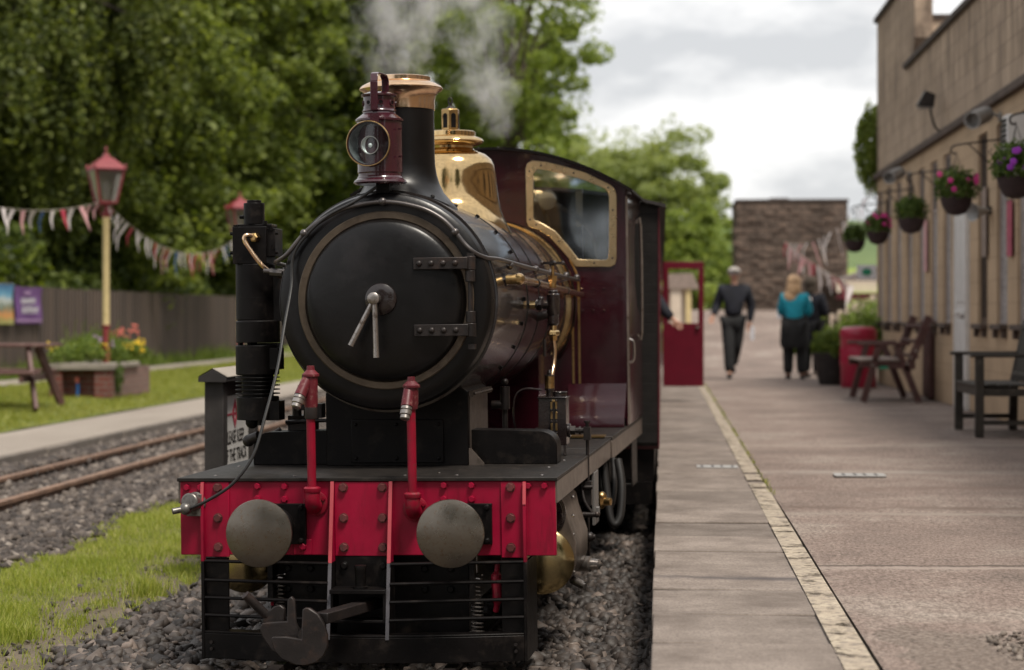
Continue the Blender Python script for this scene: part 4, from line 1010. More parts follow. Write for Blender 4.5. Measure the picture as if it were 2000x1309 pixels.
b = MB(); b.box(0, .17, 0, .22, 0, .38); b.box(.62, .82, 0, .22, 0, .38); b.box(.17, .62, .16, .22, 0, .38); b.box(0, .12, .22, 2.1, 0, .38); b.build('brick_wall', 'redbrick', pt)
b = MB(); b.box(.70, .82, .22, 2.2, 0, .40); b.box(.12, .70, 2.1, 2.2, 0, .38); b.build('side_wall', 'palebrick', pt)
b = MB(); b.box(-.03, .85, -.03, .24, .385, .47); b.box(.66, .86, .243, 1.5, .405, .47); b.box(-.03, .15, .243, 2.2, .385, .46); b.build('coping', 'concrete', pt, bevel=.01)
MB().box(.12, .70, .22, 2.1, .25, .38).build('soil', 'earth', pt)
fl = thing('flower_bed', 'mixed green foliage and flowers growing in the brick planter', 'flowers', (-7.9, 28.1, .25))
rs = np.random.RandomState(77); Vs = []; Fs = []; off = 0
for (x, y, z, r, s) in [(-.2, -.7, .18, .26, 1), (.05, -.5, .20, .25, 2), (-.1, -.2, .25, .30, 3), (.1, .2, .22, .28, 4), (.2, .7, .22, .25, 5), (.3, .95, .18, .22, 6), (-.1, .6, .3, .3, 7), (.28, .1, .15, .2, 8)]:
    V, F = leafball(1500, r, (1, 1, .9), 90 + s, .022); V += np.array([x, y, z]); Vs.append(V); Fs.append(F + off); off += len(V)
npmesh('foliage', np.concatenate(Vs), np.concatenate(Fs), 'plant', fl)
V, F = leafball(700, .13, (.45, 1, 1.9), 99, .018, -2); V += np.array([.48, -.55, -.08]); npmesh('trailing_foliage', V, F, 'plantdark', fl)
for mt_, pts in [('petal_yellow', [(.35, .45, .32), (.45, .75, .30), (.40, .9, .38), (.15, -.2, .3), (-.38, -.75, .34)]), ('petal_coral', [(.2, .8, .52), (.28, .95, .56), (.1, .7, .5)]), ('petal_lilac', [(.12, .0, .40), (.20, .1, .38), (.05, -.1, .42)])]:
    b = MB()
    for c in pts:
        for i in range(9): b.sph(Vector(c) + Vector(rs.uniform(-.07, .07, 3)), .020, 6, (1, .6, 1))
    b.build('blossom', mt_, fl)
b = MB(); rs2 = np.random.RandomState(5)
for k in range(60):
    x, y = rs2.uniform(-.35, .35), rs2.uniform(-.7, .6); hgt = rs2.uniform(.35, .72); b.beam((x, y, .05), (x + rs2.uniform(-.15, .15), y + rs2.uniform(-.1, .1), hgt), .008, .003)
b.build('tall_stems', 'plant', fl, smooth=0)
hs = thing('garden_tap', 'small blue hose stub with orange connector in the planter recess', 'hose', (-7.92, 27.28, -.10)); MB().tube([(0, 0, 0), (.01, 0, .12), (.0, .01, .20)], .02, 8).build('hose', 'blue', hs); MB().cyl((0, .01, .20), (-.01, 0, .27), .026, n=10).build('connector', 'petal_coral', hs)

tbx = thing('picnic_table', 'brown wooden picnic table with attached bench seats on the lawn', 'picnic table', (-8.05, 24.3, -.11), .06)
# local x across view (table length), y depth
def slab_(n, x0, x1, y0, y1, z, name, parent=tbx):
    b = MB(); wd = (y1 - y0) / n
    for k in range(n): b.box(x0, x1, y0 + k * wd + .006, y0 + (k + 1) * wd - .006, z - .038, z)
    return b.build(name, 'tablebrown', parent, bevel=.008)
slab_(5, -.9, .72, -.36, .36, .78, 'tabletop'); slab_(2, -.9, .66, -.78, -.50, .46, 'seat'); slab_(2, -.9, .55, .50, .78, .46, 'seat')
for x in (-.62, .44):
    MB().beam((x + .20, -.66, 0), (x, -.24, .74), .05, .11).build('leg', 'tablebrown', tbx, bevel=.006)
    MB().beam((x + .20, .66, 0), (x, .24, .74), .05, .11).build('leg', 'tablebrown', tbx, bevel=.006)
    MB().box(x + .02, x + .07, -.76, .76, .33, .42).build('crossbeam', 'tablebrown', tbx, bevel=.006)

# notice post between the tracks
npz = thing('notice_post', 'black timber notice frame with peaked cap and white track warning board', 'sign', (-2.32, 10.5, -.40))
for y in (-.02, .80): MB().box(-.05, .05, y, y + .10, 0, 1.06).build('post', 'wood_dark', npz, bevel=.004)
b = MB(); b.prism([[(-.075, 1.06), (.075, 1.06), (.075, 1.085), (0, 1.125), (-.075, 1.085)]], -.06, .94); b.build('cap', 'wood_dark', npz, bevel=.003)
b = MB(); b.add([(.080, -.061, 1.087), (.080, .941, 1.087), (.002, .941, 1.131), (.002, -.061, 1.131)], [(0, 1, 2, 3)]); b.add([(-.078, -.061, 1.087), (-.078, .941, 1.087), (-.002, .941, 1.131), (-.002, -.061, 1.131)], [(0, 1, 2, 3)]); b.build('cap_boards', 'concrete', npz, smooth=0)
MB().box(-.012, .012, .08, .80, .60, .97).build('board', 'white', npz); MB().box(-.02, .014, .08, .80, .975, 1.05).build('header', 'wood_dark', npz)
MB().box(-.02, .016, .08, .80, .575, .598).build('board_trim', 'bench' + 'brown', npz)
MT = Matrix(((0, 0, 1, .0135), (1, 0, 0, .44), (0, 1, 0, .70), (0, 0, 0, 1)))
text_obj('lettering', "PLEASE KEEP\nOFF THE TRACK", .098, 'black', npz, MT, .0008, .86)
b = MB(); b.prism([[(.44 - .075, .875), (.44, .955), (.44 + .075, .875), (.44, .795)], [(.44 - .04, .875), (.44, .915), (.44 + .04, .875), (.44, .835)]], .0125, .015, plane='YZ'); b.box(.0125, .0145, .20, .355, .870, .880); b.box(.0125, .0145, .525, .68, .870, .880); b.box(.0125, .0145, .40, .48, .868, .882)
b.build('emblem', 'redflag', npz, smooth=0)

# ------------------------------------------------------------------ bunting
def bunting(label, pts, sag, n, seed, size=.22, fl=True):
    P = [Vector(p) for p in pts]; o = thing('bunting', label, 'bunting', tuple(P[0])); base = P[0]; rs = np.random.RandomState(seed)
    line = []
    for i in range(len(P) - 1):
        for k in range(12):
            t = k / 12; p = P[i].lerp(P[i + 1], t); p.z -= sag[i] * 4 * t * (1 - t); line.append(p - base)
    line.append(P[-1] - base)
    b = MB(); b.tube(line, .006, 5); b.build('cord', 'string', o)
    L = len(line) - 1; mats = ['whiteflag', 'whiteflag', 'whiteflag', 'redflag', 'pinkflag', 'whiteflag', 'bluecloth', 'whiteflag', 'pinkflag'] if seed != 5 else ['whiteflag', 'whiteflag', 'pinkflag', 'whiteflag', 'pinkflag', 'redflag']
    for k in range(n):
        f = (k + .5) / n * L; i = int(f); p = line[i].lerp(line[min(i + 1, L)], f - i); d = (line[min(i + 1, L)] - line[i]).normalized()
        wd = size * rs.uniform(.25, .45); h = size * rs.uniform(.8, 1.5); tw = rs.uniform(-.35, .35); lat = Vector((tw, rs.uniform(-.3, .3), 0)) * h
        m_ = mats[rs.randint(len(mats))]; b = MB(); a = p - d * wd / 2; c = p + d * wd / 2; nrm = Vector((-d.y, d.x, 0)) * .004
        mid = p + Vector((0, 0, -h * .5)) + lat * .7 + Vector((-d.y, d.x, 0)) * .03; tip = p + Vector((0, 0, -h)) + lat; mw = d * wd * .28
        vs = [a, c, mid + mw, tip, mid - mw]; b.add([v + nrm for v in vs] + [v - nrm for v in vs], [(0, 1, 2, 4), (4, 2, 3), (5, 9, 7, 6), (9, 8, 7)] + [(i_, (i_ + 1) % 5, (i_ + 1) % 5 + 5, i_ + 5) for i_ in range(5)])
        b.build('pennant', m_, o, smooth=50)
bunting('string of faded pennants hanging from the left edge to the near lamp post', [(-9.7, 22.0, 2.62), (-8.6, 25.6, 2.42), (-7.74, 27.95, 2.60)], [.06, .10], 24, 3, .25)
bunting('sagging string of pennants between the two lamp posts', [(-7.74, 28.0, 2.60), (-7.98, 38.25, 2.52)], [.52], 34, 4, .29)
bunting('string of pennants from the building corner over the ramp', [(3.2, 31.0, 3.0), (2.35, 40.0, 2.45), (3.6, 39.0, 1.55)], [.35, .05], 30, 5, .34)
# small plates let into the platform
for (x, y, sx, lab) in [(.36, 13.6, .135, 'pale metal cover plate set in the edge paving'), (1.23, 12.95, .16, 'pale metal cover plate set in the asphalt')]:
    t = thing('cover_plate', lab, 'cover plate', (x, y, .004)); MB().box(-sx, sx, -.10, .10, -.002, .006).build('plate', 'plastic_grey', t, bevel=.002)
    b = MB()
    for k in (-.1, -.03, .03, .1): b.box(k - .008, k + .008, -.07, .07, .0065, .008)
    b.build('slot', 'iron', t)

# ================================================================== LOCOMOTIVE
# local frame: x across (image right), y towards the rear, z up, origin on top of the buffer beam
LO = thing('steam_locomotive', 'small black and maroon narrow gauge steam locomotive with brass dome and crimson buffer beam', 'steam locomotive', (-1.123, 7.738, .386))
LO.rotation_euler = (0, R(-.7), R(-3.2))
AX, AZ = .004, .675     # boiler axis
def hexbolt(b, x, z, r, y0=0, h=.014, m=0):
    b.lathe([(r * 1.12, 0), (r * 1.12, .003)], (x, y0, z), (0, -1, 0), 18, m); b.lathe([(r, .003), (r, h - .003), (r * .86, h)], (x, y0, z), (0, -1, 0), 6, m, random.random())
# --- buffer beam
bm_ = MB(); bm_.box(-.733, .722, 0, .03, -.296, -.014)
beam = bm_.build('buffer_beam', 'red', LO, bevel=.003)
pt_ = MB()
pt_.box(-.635, -.538, -.008, -.001, -.303, -.016); pt_.box(.515, .600, -.008, -.001, -.303, -.016); pt_.box(-.125, .095, -.008, -.001, -.298, -.016)
pt_.build('patch_plate', 'red', beam, bevel=.002)
b = MB()
for x, z, r in [(-.706, -.036, .0125), (-.652, -.036, .0125), (-.427, -.032, .0125), (-.427, -.079, .0125), (-.321, -.033, .0125), (-.321, -.082, .0125), (.297, -.030, .0125), (.297, -.082, .0125), (.403, -.030, .0125), (.403, -.082, .0125), (.619, -.032, .0125), (.680, -.032, .0125)]:
    hexbolt(b, x, z, r)
b.build('red_bolt', 'red', beam)
b = MB()
for x in (-.582, -.090, .061, .552):
    for z in (-.037, -.153, -.265): hexbolt(b, x, z, .0165, -.008)
b.build('large_bolt', paint('worn_bolt', (.13, .035, .035), .45, var=.4, metal=.3, dirt=(.05, .03, .028), dscale=60) and 'wb', beam) if False else None
M['wb'] = paint('worn_bolt', (.13, .035, .035), .45, var=.4, metal=.3, dirt=(.05, .03, .028), dscale=60)
b.build('large_bolt', 'wb', beam)
b = MB(); b.box(-.285, -.215, -.012, -.0005, -.293, -.235); hexbolt(b, -.249, -.262, .014, -.012); b.build('small_bracket', 'red', beam, bevel=.004)
# --- guard: ribs, side plates, bars, lower board
M['ribpink'] = paint('lit_red_edge', (.42, .06, .075), .45, var=.15)  # lighter pink stands in for light catching the slanted rib edges
M['ribgrey'] = paint('grey_rib_edge', (.10, .095, .105), .4, var=.25, metal=.3)  # plain grey for the edges of the lower black ribs
for x in (-.132, .094):
    b = MB(); b.prism([[(0, -.012), (-.012, -.014), (-.068, -.318), (0, -.318)]], x - .006, x + .006, plane='YZ'); rr_ = b.build('guard_rib', 'red', LO, bevel=.0015)
    b = MB(); b.beam((x, -.0125, -.014), (x, -.0695, -.318), .0135, .003, up=(0, 1, 0)); b.build('pale_edge', 'ribpink', rr_)  # light along the rib edge, painted as a pink strip
    b = MB(); b.prism([[(.02, -.3185), (-.068, -.3185), (-.118, -.60), (.02, -.60)]], x - .006, x + .006, plane='YZ'); r2 = b.build('guard_rib', 'black', LO, bevel=.0015)
    b = MB(); b.beam((x, -.0695, -.319), (x, -.1195, -.60), .0135, .003, up=(0, 1, 0)); b.build('pale_edge', 'ribgrey', r2)  # edge strip greyer than the black rib
for x in (-.640, .606):
    b = MB(); b.prism([[(0, -.014), (-.018, -.016), (-.03, -.10), (-.03, -.318), (0, -.318)]], x - .006, x + .006, plane='YZ'); rr_ = b.build('guard_rib', 'red', LO, bevel=.0015)
    b = MB(); b.beam((x, -.0185, -.016), (x, -.031, -.10), .012, .003, up=(0, 1, 0)); b.build('pale_edge', 'ribpink', rr_)  # lit edge of the side rib put in as a pink strip
    b = MB(); b.box(x - .006, x + .006, -.03, .30, -.69, -.3185); b.build('guard_side_plate', 'black', LO, bevel=.002)
for z in (-.316, -.389, -.456, -.523):
    b = MB(); b.tube([(-.630, -.028, z), (-.138, -.072 - (abs(z) - .316) * .17, z - .004)], .0065, 8); b.build('guard_bar', 'black', LO)
    b = MB(); b.tube([(.100, -.072 - (abs(z) - .316) * .17, z - .006), (.600, -.028, z)], .0065, 8); b.build('guard_bar', 'black', LO)
b = MB(); front = [(-.634, -.030), (-.40, -.075), (-.2, -.108), (0, -.125), (.2, -.108), (.40, -.075), (.600, -.030)]
b.prism([front + [(x, y + .014) for x, y in front[::-1]]], -.688, -.592, plane='XY'); b.prism([front + [(x, y + .07) for x, y in front[::-1]]], -.5915, -.5835, plane='XY')
lb = b.build('guard_board', 'black', LO, bevel=.002)
b = MB()
for x in (-.605, .57): 
    for z in (-.625, -.650): b.cyl((x, -.038, z), (x, -.048, z), .006, n=8)
b.build('bolt', 'iron', lb)
b = MB(); b.box(-.634, -.545, .0, .012, -.600, -.306); b.box(.512, .600, .0, .012, -.600, -.306); b.build('guard_back_plate', 'black', LO, bevel=.002)
b = MB(); b.box(-.41, .37, .12, .16, -.62, -.30)
for x in (-.34, -.25, .2, .3):
    for z in (-.36, -.44): hexbolt(b, x, z, .014, .12)
b.build('frame_stretcher', 'black', LO, bevel=.004)
# --- coupling shelf
b = MB(); b.box(-.125, .087, -.006, .01, -.415, -.299); b.box(-.125, .087, -.12, .01, -.428, -.413)
b.box(-.125, -.115, -.10, .0, -.54, -.428); b.box(.076, .087, -.10, .0, -.54, -.428); b.box(-.115, .076, -.10, .0, -.54, -.530)
for x in (-.090, .061): hexbolt(b, x, -.335, .014, -.006)
b.build('coupling_box', 'black', LO, bevel=.003)
b = MB(); b.lathe([(.028, 0), (.028, .008), (.020, .010), (.022, .07), (.024, .08), (.022, .088), (0, .09)], (-.013, -.075, -.413), n=20); b.build('coupling_pin', 'black', LO)
b = MB(); b.beam((.03, .02, -.478), (-.105, -.345, -.486), .055, .040); dbar = b.build('drawbar', 'iron', LO, bevel=.004)
hk = [(-.169, -.451), (-.157, -.444), (-.14, -.447), (-.112, -.466), (-.09, -.501), (-.077, -.544), (-.077, -.585), (-.091, -.618), (-.118, -.643), (-.156, -.654), (-.204, -.651), (-.248, -.633), (-.276, -.601), (-.287, -.564), (-.283, -.551), (-.231, -.55), (-.174, -.559)]
MB().prism([hk], -.375, -.352).build('chopper_hook', 'iron', LO, bevel=.004)
mid = [(-.341, -.529), (-.333, -.51), (-.314, -.505), (-.237, -.5), (-.234, -.423), (-.22, -.408), (-.207, -.423), (-.204, -.504), (-.187, -.541), (-.188, -.569), (-.242, -.626), (-.296, -.608), (-.328, -.561)]
MB().prism([mid], -.335, -.312).build('coupling_cheek', 'iron', LO, bevel=.004)
MB().prism([[(-.341, -.511), (-.325, -.477), (-.295, -.452), (-.27, -.445), (-.253, -.458), (-.252, -.507)]], -.300, -.280).build('coupling_cheek', 'iron', LO, bevel=.004)
b = MB(); b.cyl((-.393, -.33, -.404), (-.300, -.27, -.515), .017, n=14); b.sph((-.165, -.33, -.545), .03, 12); b.cyl((-.165, -.37, -.545), (-.165, -.26, -.545), .022); b.build('coupling_handle', 'iron', LO)
# --- buffers
for x in (-.353, .363):
    b = MB(); b.box(x - .045, x + .118, -.022, -.0005, -.252, -.098)
    for dx in (-.03, .100):
        for dz in (-.238, -.112): hexbolt(b, x + dx, dz, .010, -.022)
    base = b.build('buffer_base', 'black', LO, bevel=.006)
    MB().lathe([(.075, 0), (.07, .02), (.055, .03), (.05, .13), (.055, .135)], (x, -.02, -.185), (0, -1, 0), 28).build('buffer_housing', 'black', base)
    MB().lathe([(.03, .08), (.03, .24), (.10, .243), (.122, .246), (.126, .252), (.124, .257), (.11, .262), (.08, .269), (.04, .274), (0, .276)], (x, -.02, -.185), (0, -1, 0), 64).build('buffer_head', 'steel', LO)
# --- brake / vacuum standpipes
M['wornred'] = paint('worn_dark_red', (.10, .010, .016), .45, var=.3, dirt=(.20, .09, .08), dscale=60, spec=.35)
def standpipe(x, zb, zt, tall):
    b = MB(); b.lathe([(.048, 0), (.048, .006), (.044, .008)], (x, -.001, zb), (0, -1, 0), 26)
    for k in range(3):
        a = k * 2.09 + .5; hexbolt(b, x + .037 * math.cos(a), zb + .037 * math.sin(a), .008, -.008, .01)
    b.tube([(x, 0, zb - .005), (x, -.035, zb - .008), (x, -.058, zb + .012), (x, -.06, zb + .05)], .029, 16, smooth=5)
    b.lathe([(.030, 0), (.033, .005), (.033, .018), (.026, .024)], (x, -.06, zb + .045), n=18)
    b.tube([(x, -.06, zb + .05), (x - .002, -.06, zt)], .0168, 14); o = b.build('vacuum_standpipe', 'redpipe', LO)
    if tall:
        c = MB(); c.lathe([(.022, -.035), (.024, -.03), (.024, .02), (.020, .03)], (x, -.06, zt), n=16); c.build('hose_clamp', 'iron', o)
    h = MB(); z1 = zt + (.155 if tall else .11)
    h.lathe([(.022, 0), (.026, .02), (.027, z1 - zt - .03), (.033, z1 - zt - .028), (.033, z1 - zt - .020), (.024, z1 - zt - .012), (.016, z1 - zt - .004), (.014, z1 - zt + .012), (0, z1 - zt + .013)], (x, -.06, zt), n=18)
    hb = h.build('hose_head', 'wornred', o)
    dxx = -.035 if tall else -.012
    q0 = Vector((x - .008, -.065, z1 - .03)); q1 = Vector((x + dxx * .9, -.105, z1 - .10)); q2 = Vector((x + dxx * 1.3, -.125, z1 - .15))
    MB().tube([q0, q1], [.020, .023], 14).build('hose_nozzle', 'wornred', hb)
    n_ = MB(); d = (q2 - q1).normalized(); n_.lathe([(.021, 0), (.022, .010), (.019, .012), (.022, .016), (.022, .030), (.018, .034), (.019, .046), (.015, .050), (0, .046)], q1, d, 16); n_.build('coupling_end', 'bare', hb)
standpipe(-.200, -.098, .262, True); standpipe(.187, -.120, .262, False)
M['hr0'] = paint('socket_metal', (.16, .15, .14), .4, metal=.7, var=.3, dirt=(.05, .04, .035), dscale=40)
# --- lamp cable and socket
b = MB(); b.lathe([(.042, 0), (.042, .012), (.034, .018), (.034, .06), (.036, .066), (.030, .072), (0, .074)], (-.668, -.001, -.095), (-.15, -1, .12), 18, )
b.cyl((-.69, -.075, -.112), (-.735, -.10, -.120), .012); b.sph((-.69, -.075, -.112), .024); b.box(-.70, -.64, -.03, -.005, -.145, -.06); b.build('cable_socket', 'hr0', LO, bevel=.002)
cb_ = [(-.021, .36, 1.129), (-.111, .345, 1.070), (-.215, .345, 1.018), (-.300, .345, .946), (-.359, .345, .86), (-.362, .32, .737), (-.364, .2, .574), (-.368, .1, .416), (-.392, .0, .242), (-.424, -.07, .09), (-.497, -.10, -.014), (-.587, -.10, -.073), (-.66, -.085, -.106), (-.69, -.08, -.112)]
MB().tube(cb_, .0062, 8, smooth=5).build('lamp_cable', 'rubber', LO)
# --- running deck
b = MB(); b.box(-.742, .730, -.012, .80, -.0135, 0); b.box(-.742, .730, .802, 1.70, -.0135, -.001); b.box(-.742, .730, 1.702, 2.48, -.0135, 0)
dk = b.build('running_board', 'deck', LO, bevel=.002)
b = MB()
for x, y in [(-.62, .1), (-.3, .08), (.13, .10), (.24, .22), (.33, .10), (.66, .09), (.64, .5), (.66, .9), (-.66, .6)]: b.sph((x, y, .001), .008, 8, (1, 1, .35))
b.build('rivet', 'bare', dk)
b = MB(); b.box(.716, .7285, .001, 1.30, -.098, -.014); b.box(.716, .7285, 1.32, 2.48, -.098, -.014); b.box(-.7405, -.728, .001, 2.48, -.098, -.014); b.build('valance', 'valance', dk, bevel=.002)
b = MB(); b.box(-.742, .735, 2.50, 4.75, -.0135, .006); b.box(.710, .728, 2.495, 2.53, -.12, -.014); b.build('rear_footplate', 'deck', LO, bevel=.002)
b = MB(); b.box(.722, .735, 2.50, 4.75, -.105, -.014); b.box(-.742, -.729, 2.50, 4.75, -.105, -.014); b.build('rear_valance', 'valance', LO, bevel=.002)
b = MB(); b.box(.40, .70, 2.44, 2.56, .0065, .014); b.build('hinge_strip', 'oldbrass', LO)
# --- frames and wheels
for x in (-.40, .385):
    b = MB(); b.box(x, x + .02, .03, 4.7, -.48, -.014); b.build('main_frame', 'black', LO)
for y in (1.45, 2.25, 3.05):
    b = MB(); b.cyl((-.42, y, -.43), (.42, y, -.43), .05); ax_ = b.build('axle', 'iron', LO)
    for sx in (-.335, .335):
        sg = 1 if sx > 0 else -1; b = MB()
        b.hollow([(.29, sx - sg * .03), (.25, sx - sg * .03), (.25, sx + sg * .04), (.285, sx + sg * .04)], (0, y, -.43), (1, 0, 0), 36)
        b.cyl((sx - .02, y, -.43), (sx + .03, y, -.43), .075)
        for k in range(9): a = k * .698; b.beam((sx, y, -.43), (sx, y + .26 * math.cos(a), -.43 + .26 * math.sin(a)), .03, .035, up=(1, 0, 0))
        b.build('wheel', 'maroon', LO)
b = MB(); b.beam((.52, 1.2, -.52), (.52, 3.2, -.52), .03, .07); b.cyl((.38, 1.45, -.52), (.55, 1.45, -.52), .035); b.cyl((.38, 2.25, -.52), (.55, 2.25, -.52), .035); b.cyl((.38, 3.05, -.52), (.55, 3.05, -.52), .035); b.build('coupling_rod', 'bare', LO)
# --- cylinder group, both sides
for sg in (1, -1):
    X = .608 * sg
    b = MB(); b.lathe([(.128, 0), (.134, -.01), (.134, -.022), (.125, -.032), (.08, -.045), (.0, -.05)], (X, .50, -.372), (0, 1, 0), 48); b.build('cylinder_cover', 'coverbrass', LO)
    b = MB(); b.lathe([(.100, .02), (.100, 0), (.092, -.004), (.088, -.018), (.03, -.02), (.028, -.05), (0, -.05)], (X, .50, -.185), (0, 1, 0), 40)
    for k in range(10): a = k * .628; hexbolt(b, X + .078 * math.cos(a), -.185 + .078 * math.sin(a), .008, .482, .012)
    b.build('valve_chest_cover', 'glossblack', LO)
    pr = [(X - .10, -.46), (X - .10, -.185)] + [(X - .10 * math.cos(a) * (1 if sg > 0 else 1) if True else 0, -.185 + .10 * math.sin(a)) for a in [i * math.pi / 8 for i in range(1, 8)]] + [(X + .10, -.185), (X + .138, -.30)] + [(X + .138 * math.cos(a), -.372 + .138 * math.sin(a)) for a in [-.1, -.5, -.9, -1.3, -1.57]]
    if sg < 0: pr = [(-p[0], p[1]) for p in [(.608 - .10, -.46), (.608 - .10, -.185)] + [(.608 - .10 * math.cos(a), -.185 + .10 * math.sin(a)) for a in [i * math.pi / 8 for i in range(1, 8)]] + [(.708, -.185), (.746, -.30)] + [(.608 + .138 * math.cos(a), -.372 + .138 * math.sin(a)) for a in [-.1, -.5, -.9, -1.3, -1.57]]]
    b = MB(); b.prism([pr], .505, 1.02); cy = b.build('cylinder_casing', 'valance', LO, bevel=.004)
    b = MB()
    for k in range(5): b.sph((.735 * sg, .52, -.12 - k * .075), .007, 8); 
    b.build('rivet', 'bare', cy)
    b = MB(); b.lathe([(.034, 0), (.034, .06), (.025, .065), (.022, .10), (.012, .105), (0, .12)], (.70 * sg, 1.0, -.445), (sg, -.25, 0), 18); b.cyl((.69 * sg, .90, -.50), (.74 * sg, .86, -.52), .018); b.cyl((.70 * sg, .87, -.50), (.75 * sg, .83, -.52), .012); b.build('drain_cock', 'bare', cy)
# small running gear under the right edge
b = MB(); b.box(.716, .730, 1.55, 1.75, -.34, -.10); b.box(.720, .745, 1.60, 1.64, -.30, -.26); b.build('motion_bracket', 'steelgrey', LO, bevel=.003)
b = MB()
b.tube([(.60, 1.26, .108), (.665, 1.26, .107), (.725, 1.26, .105)], .012, 10); b.cyl((.655, 1.26, .107), (.675, 1.26, .107), .022, n=6); b.cyl((.69, 1.26, .106), (.70, 1.26, .106), .018)
b.box(.712, .742, 1.24, 1.28, .065, .122); b.cyl((.727, 1.26, .12), (.727, 1.26, .145), .008); b.cyl((.727, 1.26, .14), (.727, 1.26, .148), .014)
b.cyl((.727, 1.26, .07), (.727, 1.26, -.12), .0075); b.box(.710, .744, 1.235, 1.285, -.22, -.115); b.cyl((.71, 1.23, -.14), (.75, 1.23, -.14), .009)
b.cyl((.727, 1.26, -.22), (.727, 1.26, -.46), .006); b.tube([(.70, 1.24, -.13), (.715, 1.22, -.2), (.75, 1.22, -.255)], .008, 8, smooth=4); b.cyl((.70, 1.22, -.258), (.765, 1.22, -.258), .012); b.sph((.768, 1.22, -.258), .014); b.sph((.735, 1.22, -.355), .022); b.cyl((.71, 1.22, -.355), (.76, 1.22, -.355), .012)
b.build('lubricator_drive', 'iron', LO)
b = MB(); b.tube([(.70, 2.35, -.10), (.715, 2.33, -.22), (.735, 2.30, -.37), (.76, 2.30, -.41), (.785, 2.32, -.36), (.79, 2.36, -.22), (.77, 2.4, -.10)], .020, 12, smooth=6); b.tube([(.67, 2.45, -.10), (.69, 2.4, -.25), (.72, 2.42, -.35), (.745, 2.45, -.25), (.74, 2.5, -.1)], .015, 10, smooth=6); b.build('flexible_hose', 'rubber', LO)
b = MB(); b.lathe([(.02, 0), (.034, .01), (.036, .03), (.02, .04), (.018, .07), (0, .075)], (.70, 2.0, -.27), (1, -.3, 0), 14); b.sph((.72, 2.0, -.25), .028); b.build('hose_fitting', 'oldbrass', LO)
b = MB(); b.box(.60, .735, 3.9, 4.3, -.36, -.34); b.box(.58, .60, 3.9, 4.3, -.36, -.02); b.box(.722, .733, 3.9, 4.3, -.36, -.105); b.build('cab_step', 'black', LO, bevel=.003)
b = MB(); b.beam((.40, .10, -.34), (.395, .09, -.60), .0, .0) if False else None
hp = [(.405 + .022 * math.cos(t * .9), .085 + .022 * math.sin(t * .9), -.38 - t * .0022) for t in range(0, 100)]
b.tube(hp, .0035, 5); b.cyl((.405, .085, -.30), (.405, .085, -.37), .006); b.cyl((.405, .085, -.595), (.405, .085, -.61), .03); b.build('brake_spring', 'bare', LO)
b = MB(); b.tube([(.490, .06, -.33), (.486, .055, -.39), (.492, .05, -.46), (.482, .055, -.515)], [.010, .021, .021, .012], 10, smooth=5); b.build('brake_hose', 'redpipe', LO)
b = MB(); b.tube([(-.395, .08, -.30), (-.39, .07, -.40), (-.395, .08, -.50)], .007, 8); b.build('brake_hose', 'redpipe', LO)
hp = [(-.365 + .018 * math.cos(t * .9), .09 + .018 * math.sin(t * .9), -.38 - t * .0022) for t in range(0, 85)]; b = MB(); b.tube(hp, .0032, 5); b.build('brake_spring', 'bare', LO)
# --- saddle
b = MB(); b.prism([[(-.298, 0), (.298, 0), (.298, .30), (.27, .32), (.24, .40), (-.24, .40), (-.27, .32), (-.298, .30)]], .63, 1.20)
sdl = b.build('smokebox_saddle', 'black', LO, bevel=.004)
b = MB(); b.box(-.19, .195, .620, .629, .012, .19)
for x in (-.17, 0, .175):
    for z in (.03, .17): b.sph((x, .618, z), .008, 8)
b.build('inspection_plate', 'black', sdl, bevel=.003)
b = MB(); b.box(.2985, .300, .66, 1.17, .02, .28); b.prism([[(.298, 0), (.36, 0), (.36, .008), (.306, .07), (.298, .07)]], .63, .645); b.box(.298, .315, .65, 1.2, .28, .305)
for k in range(8): b.sph((.322, .67 + k * .065, .293), .009, 8)
b.build('saddle_flange', 'valance', sdl)
for sg in (1, -1):
    x0, x1 = .285, (.654 if sg > 0 else .625)
    arc = [(x1 - .07 + .07 * math.cos(a), .070 + .066 * math.sin(a)) for a in [i * math.pi / 12 for i in range(7)]]
    pr = [(x0 * sg, 0), (x1 * sg, 0)] + [(p * sg, q) for p, q in arc] + [(x0 * sg, .142)]
    MB().prism([pr], .70, .86).build('frame_cover', 'black', LO, bevel=.003)
b = MB(); b.cyl((-.655, .72, .10), (-.60, .70, .12), .022); b.sph((-.65, .72, .10), .026); b.cyl((-.56, .8, .12), (-.53, .8, .14), .014); b.build('union_nut', 'iron', LO)
# cylinder feed fittings left of the saddle
b = MB(); b.box(-.50, -.40, .80, .95, .0, .20); b.tube([(-.42, .78, .36), (-.415, .78, .22), (-.43, .78, .18), (-.50, .78, .17)], .008, 8, smooth=4); b.tube([(-.50, .76, .175), (-.36, .76, .18), (-.30, .76, .185), (-.27, .76, .215), (-.31, .76, .225)], .008, 8, smooth=4)
b.cyl((-.46, .8, .2), (-.46, .8, .26), .02); b.box(-.40, -.35, .78, .86, .19, .25); b.tube([(-.405, .77, .47), (-.41, .77, .3), (-.415, .77, .2)], .010, 8); b.beam((-.44, .76, .13), (-.36, .76, .02), .02, .03); b.build('blower_fittings', 'iron', LO)
b = MB(); b.cyl((-.42, .76, .25), (-.42, .76, .33), .026); b.build('sight_glass', 'oldbrass', LO); b = MB(); b.cyl((-.42, .76, .33), (-.42, .76, .37), .008); b.cyl((-.42, .76, .225), (-.42, .76, .25), .03); b.build('glass_cap', 'iron', LO)
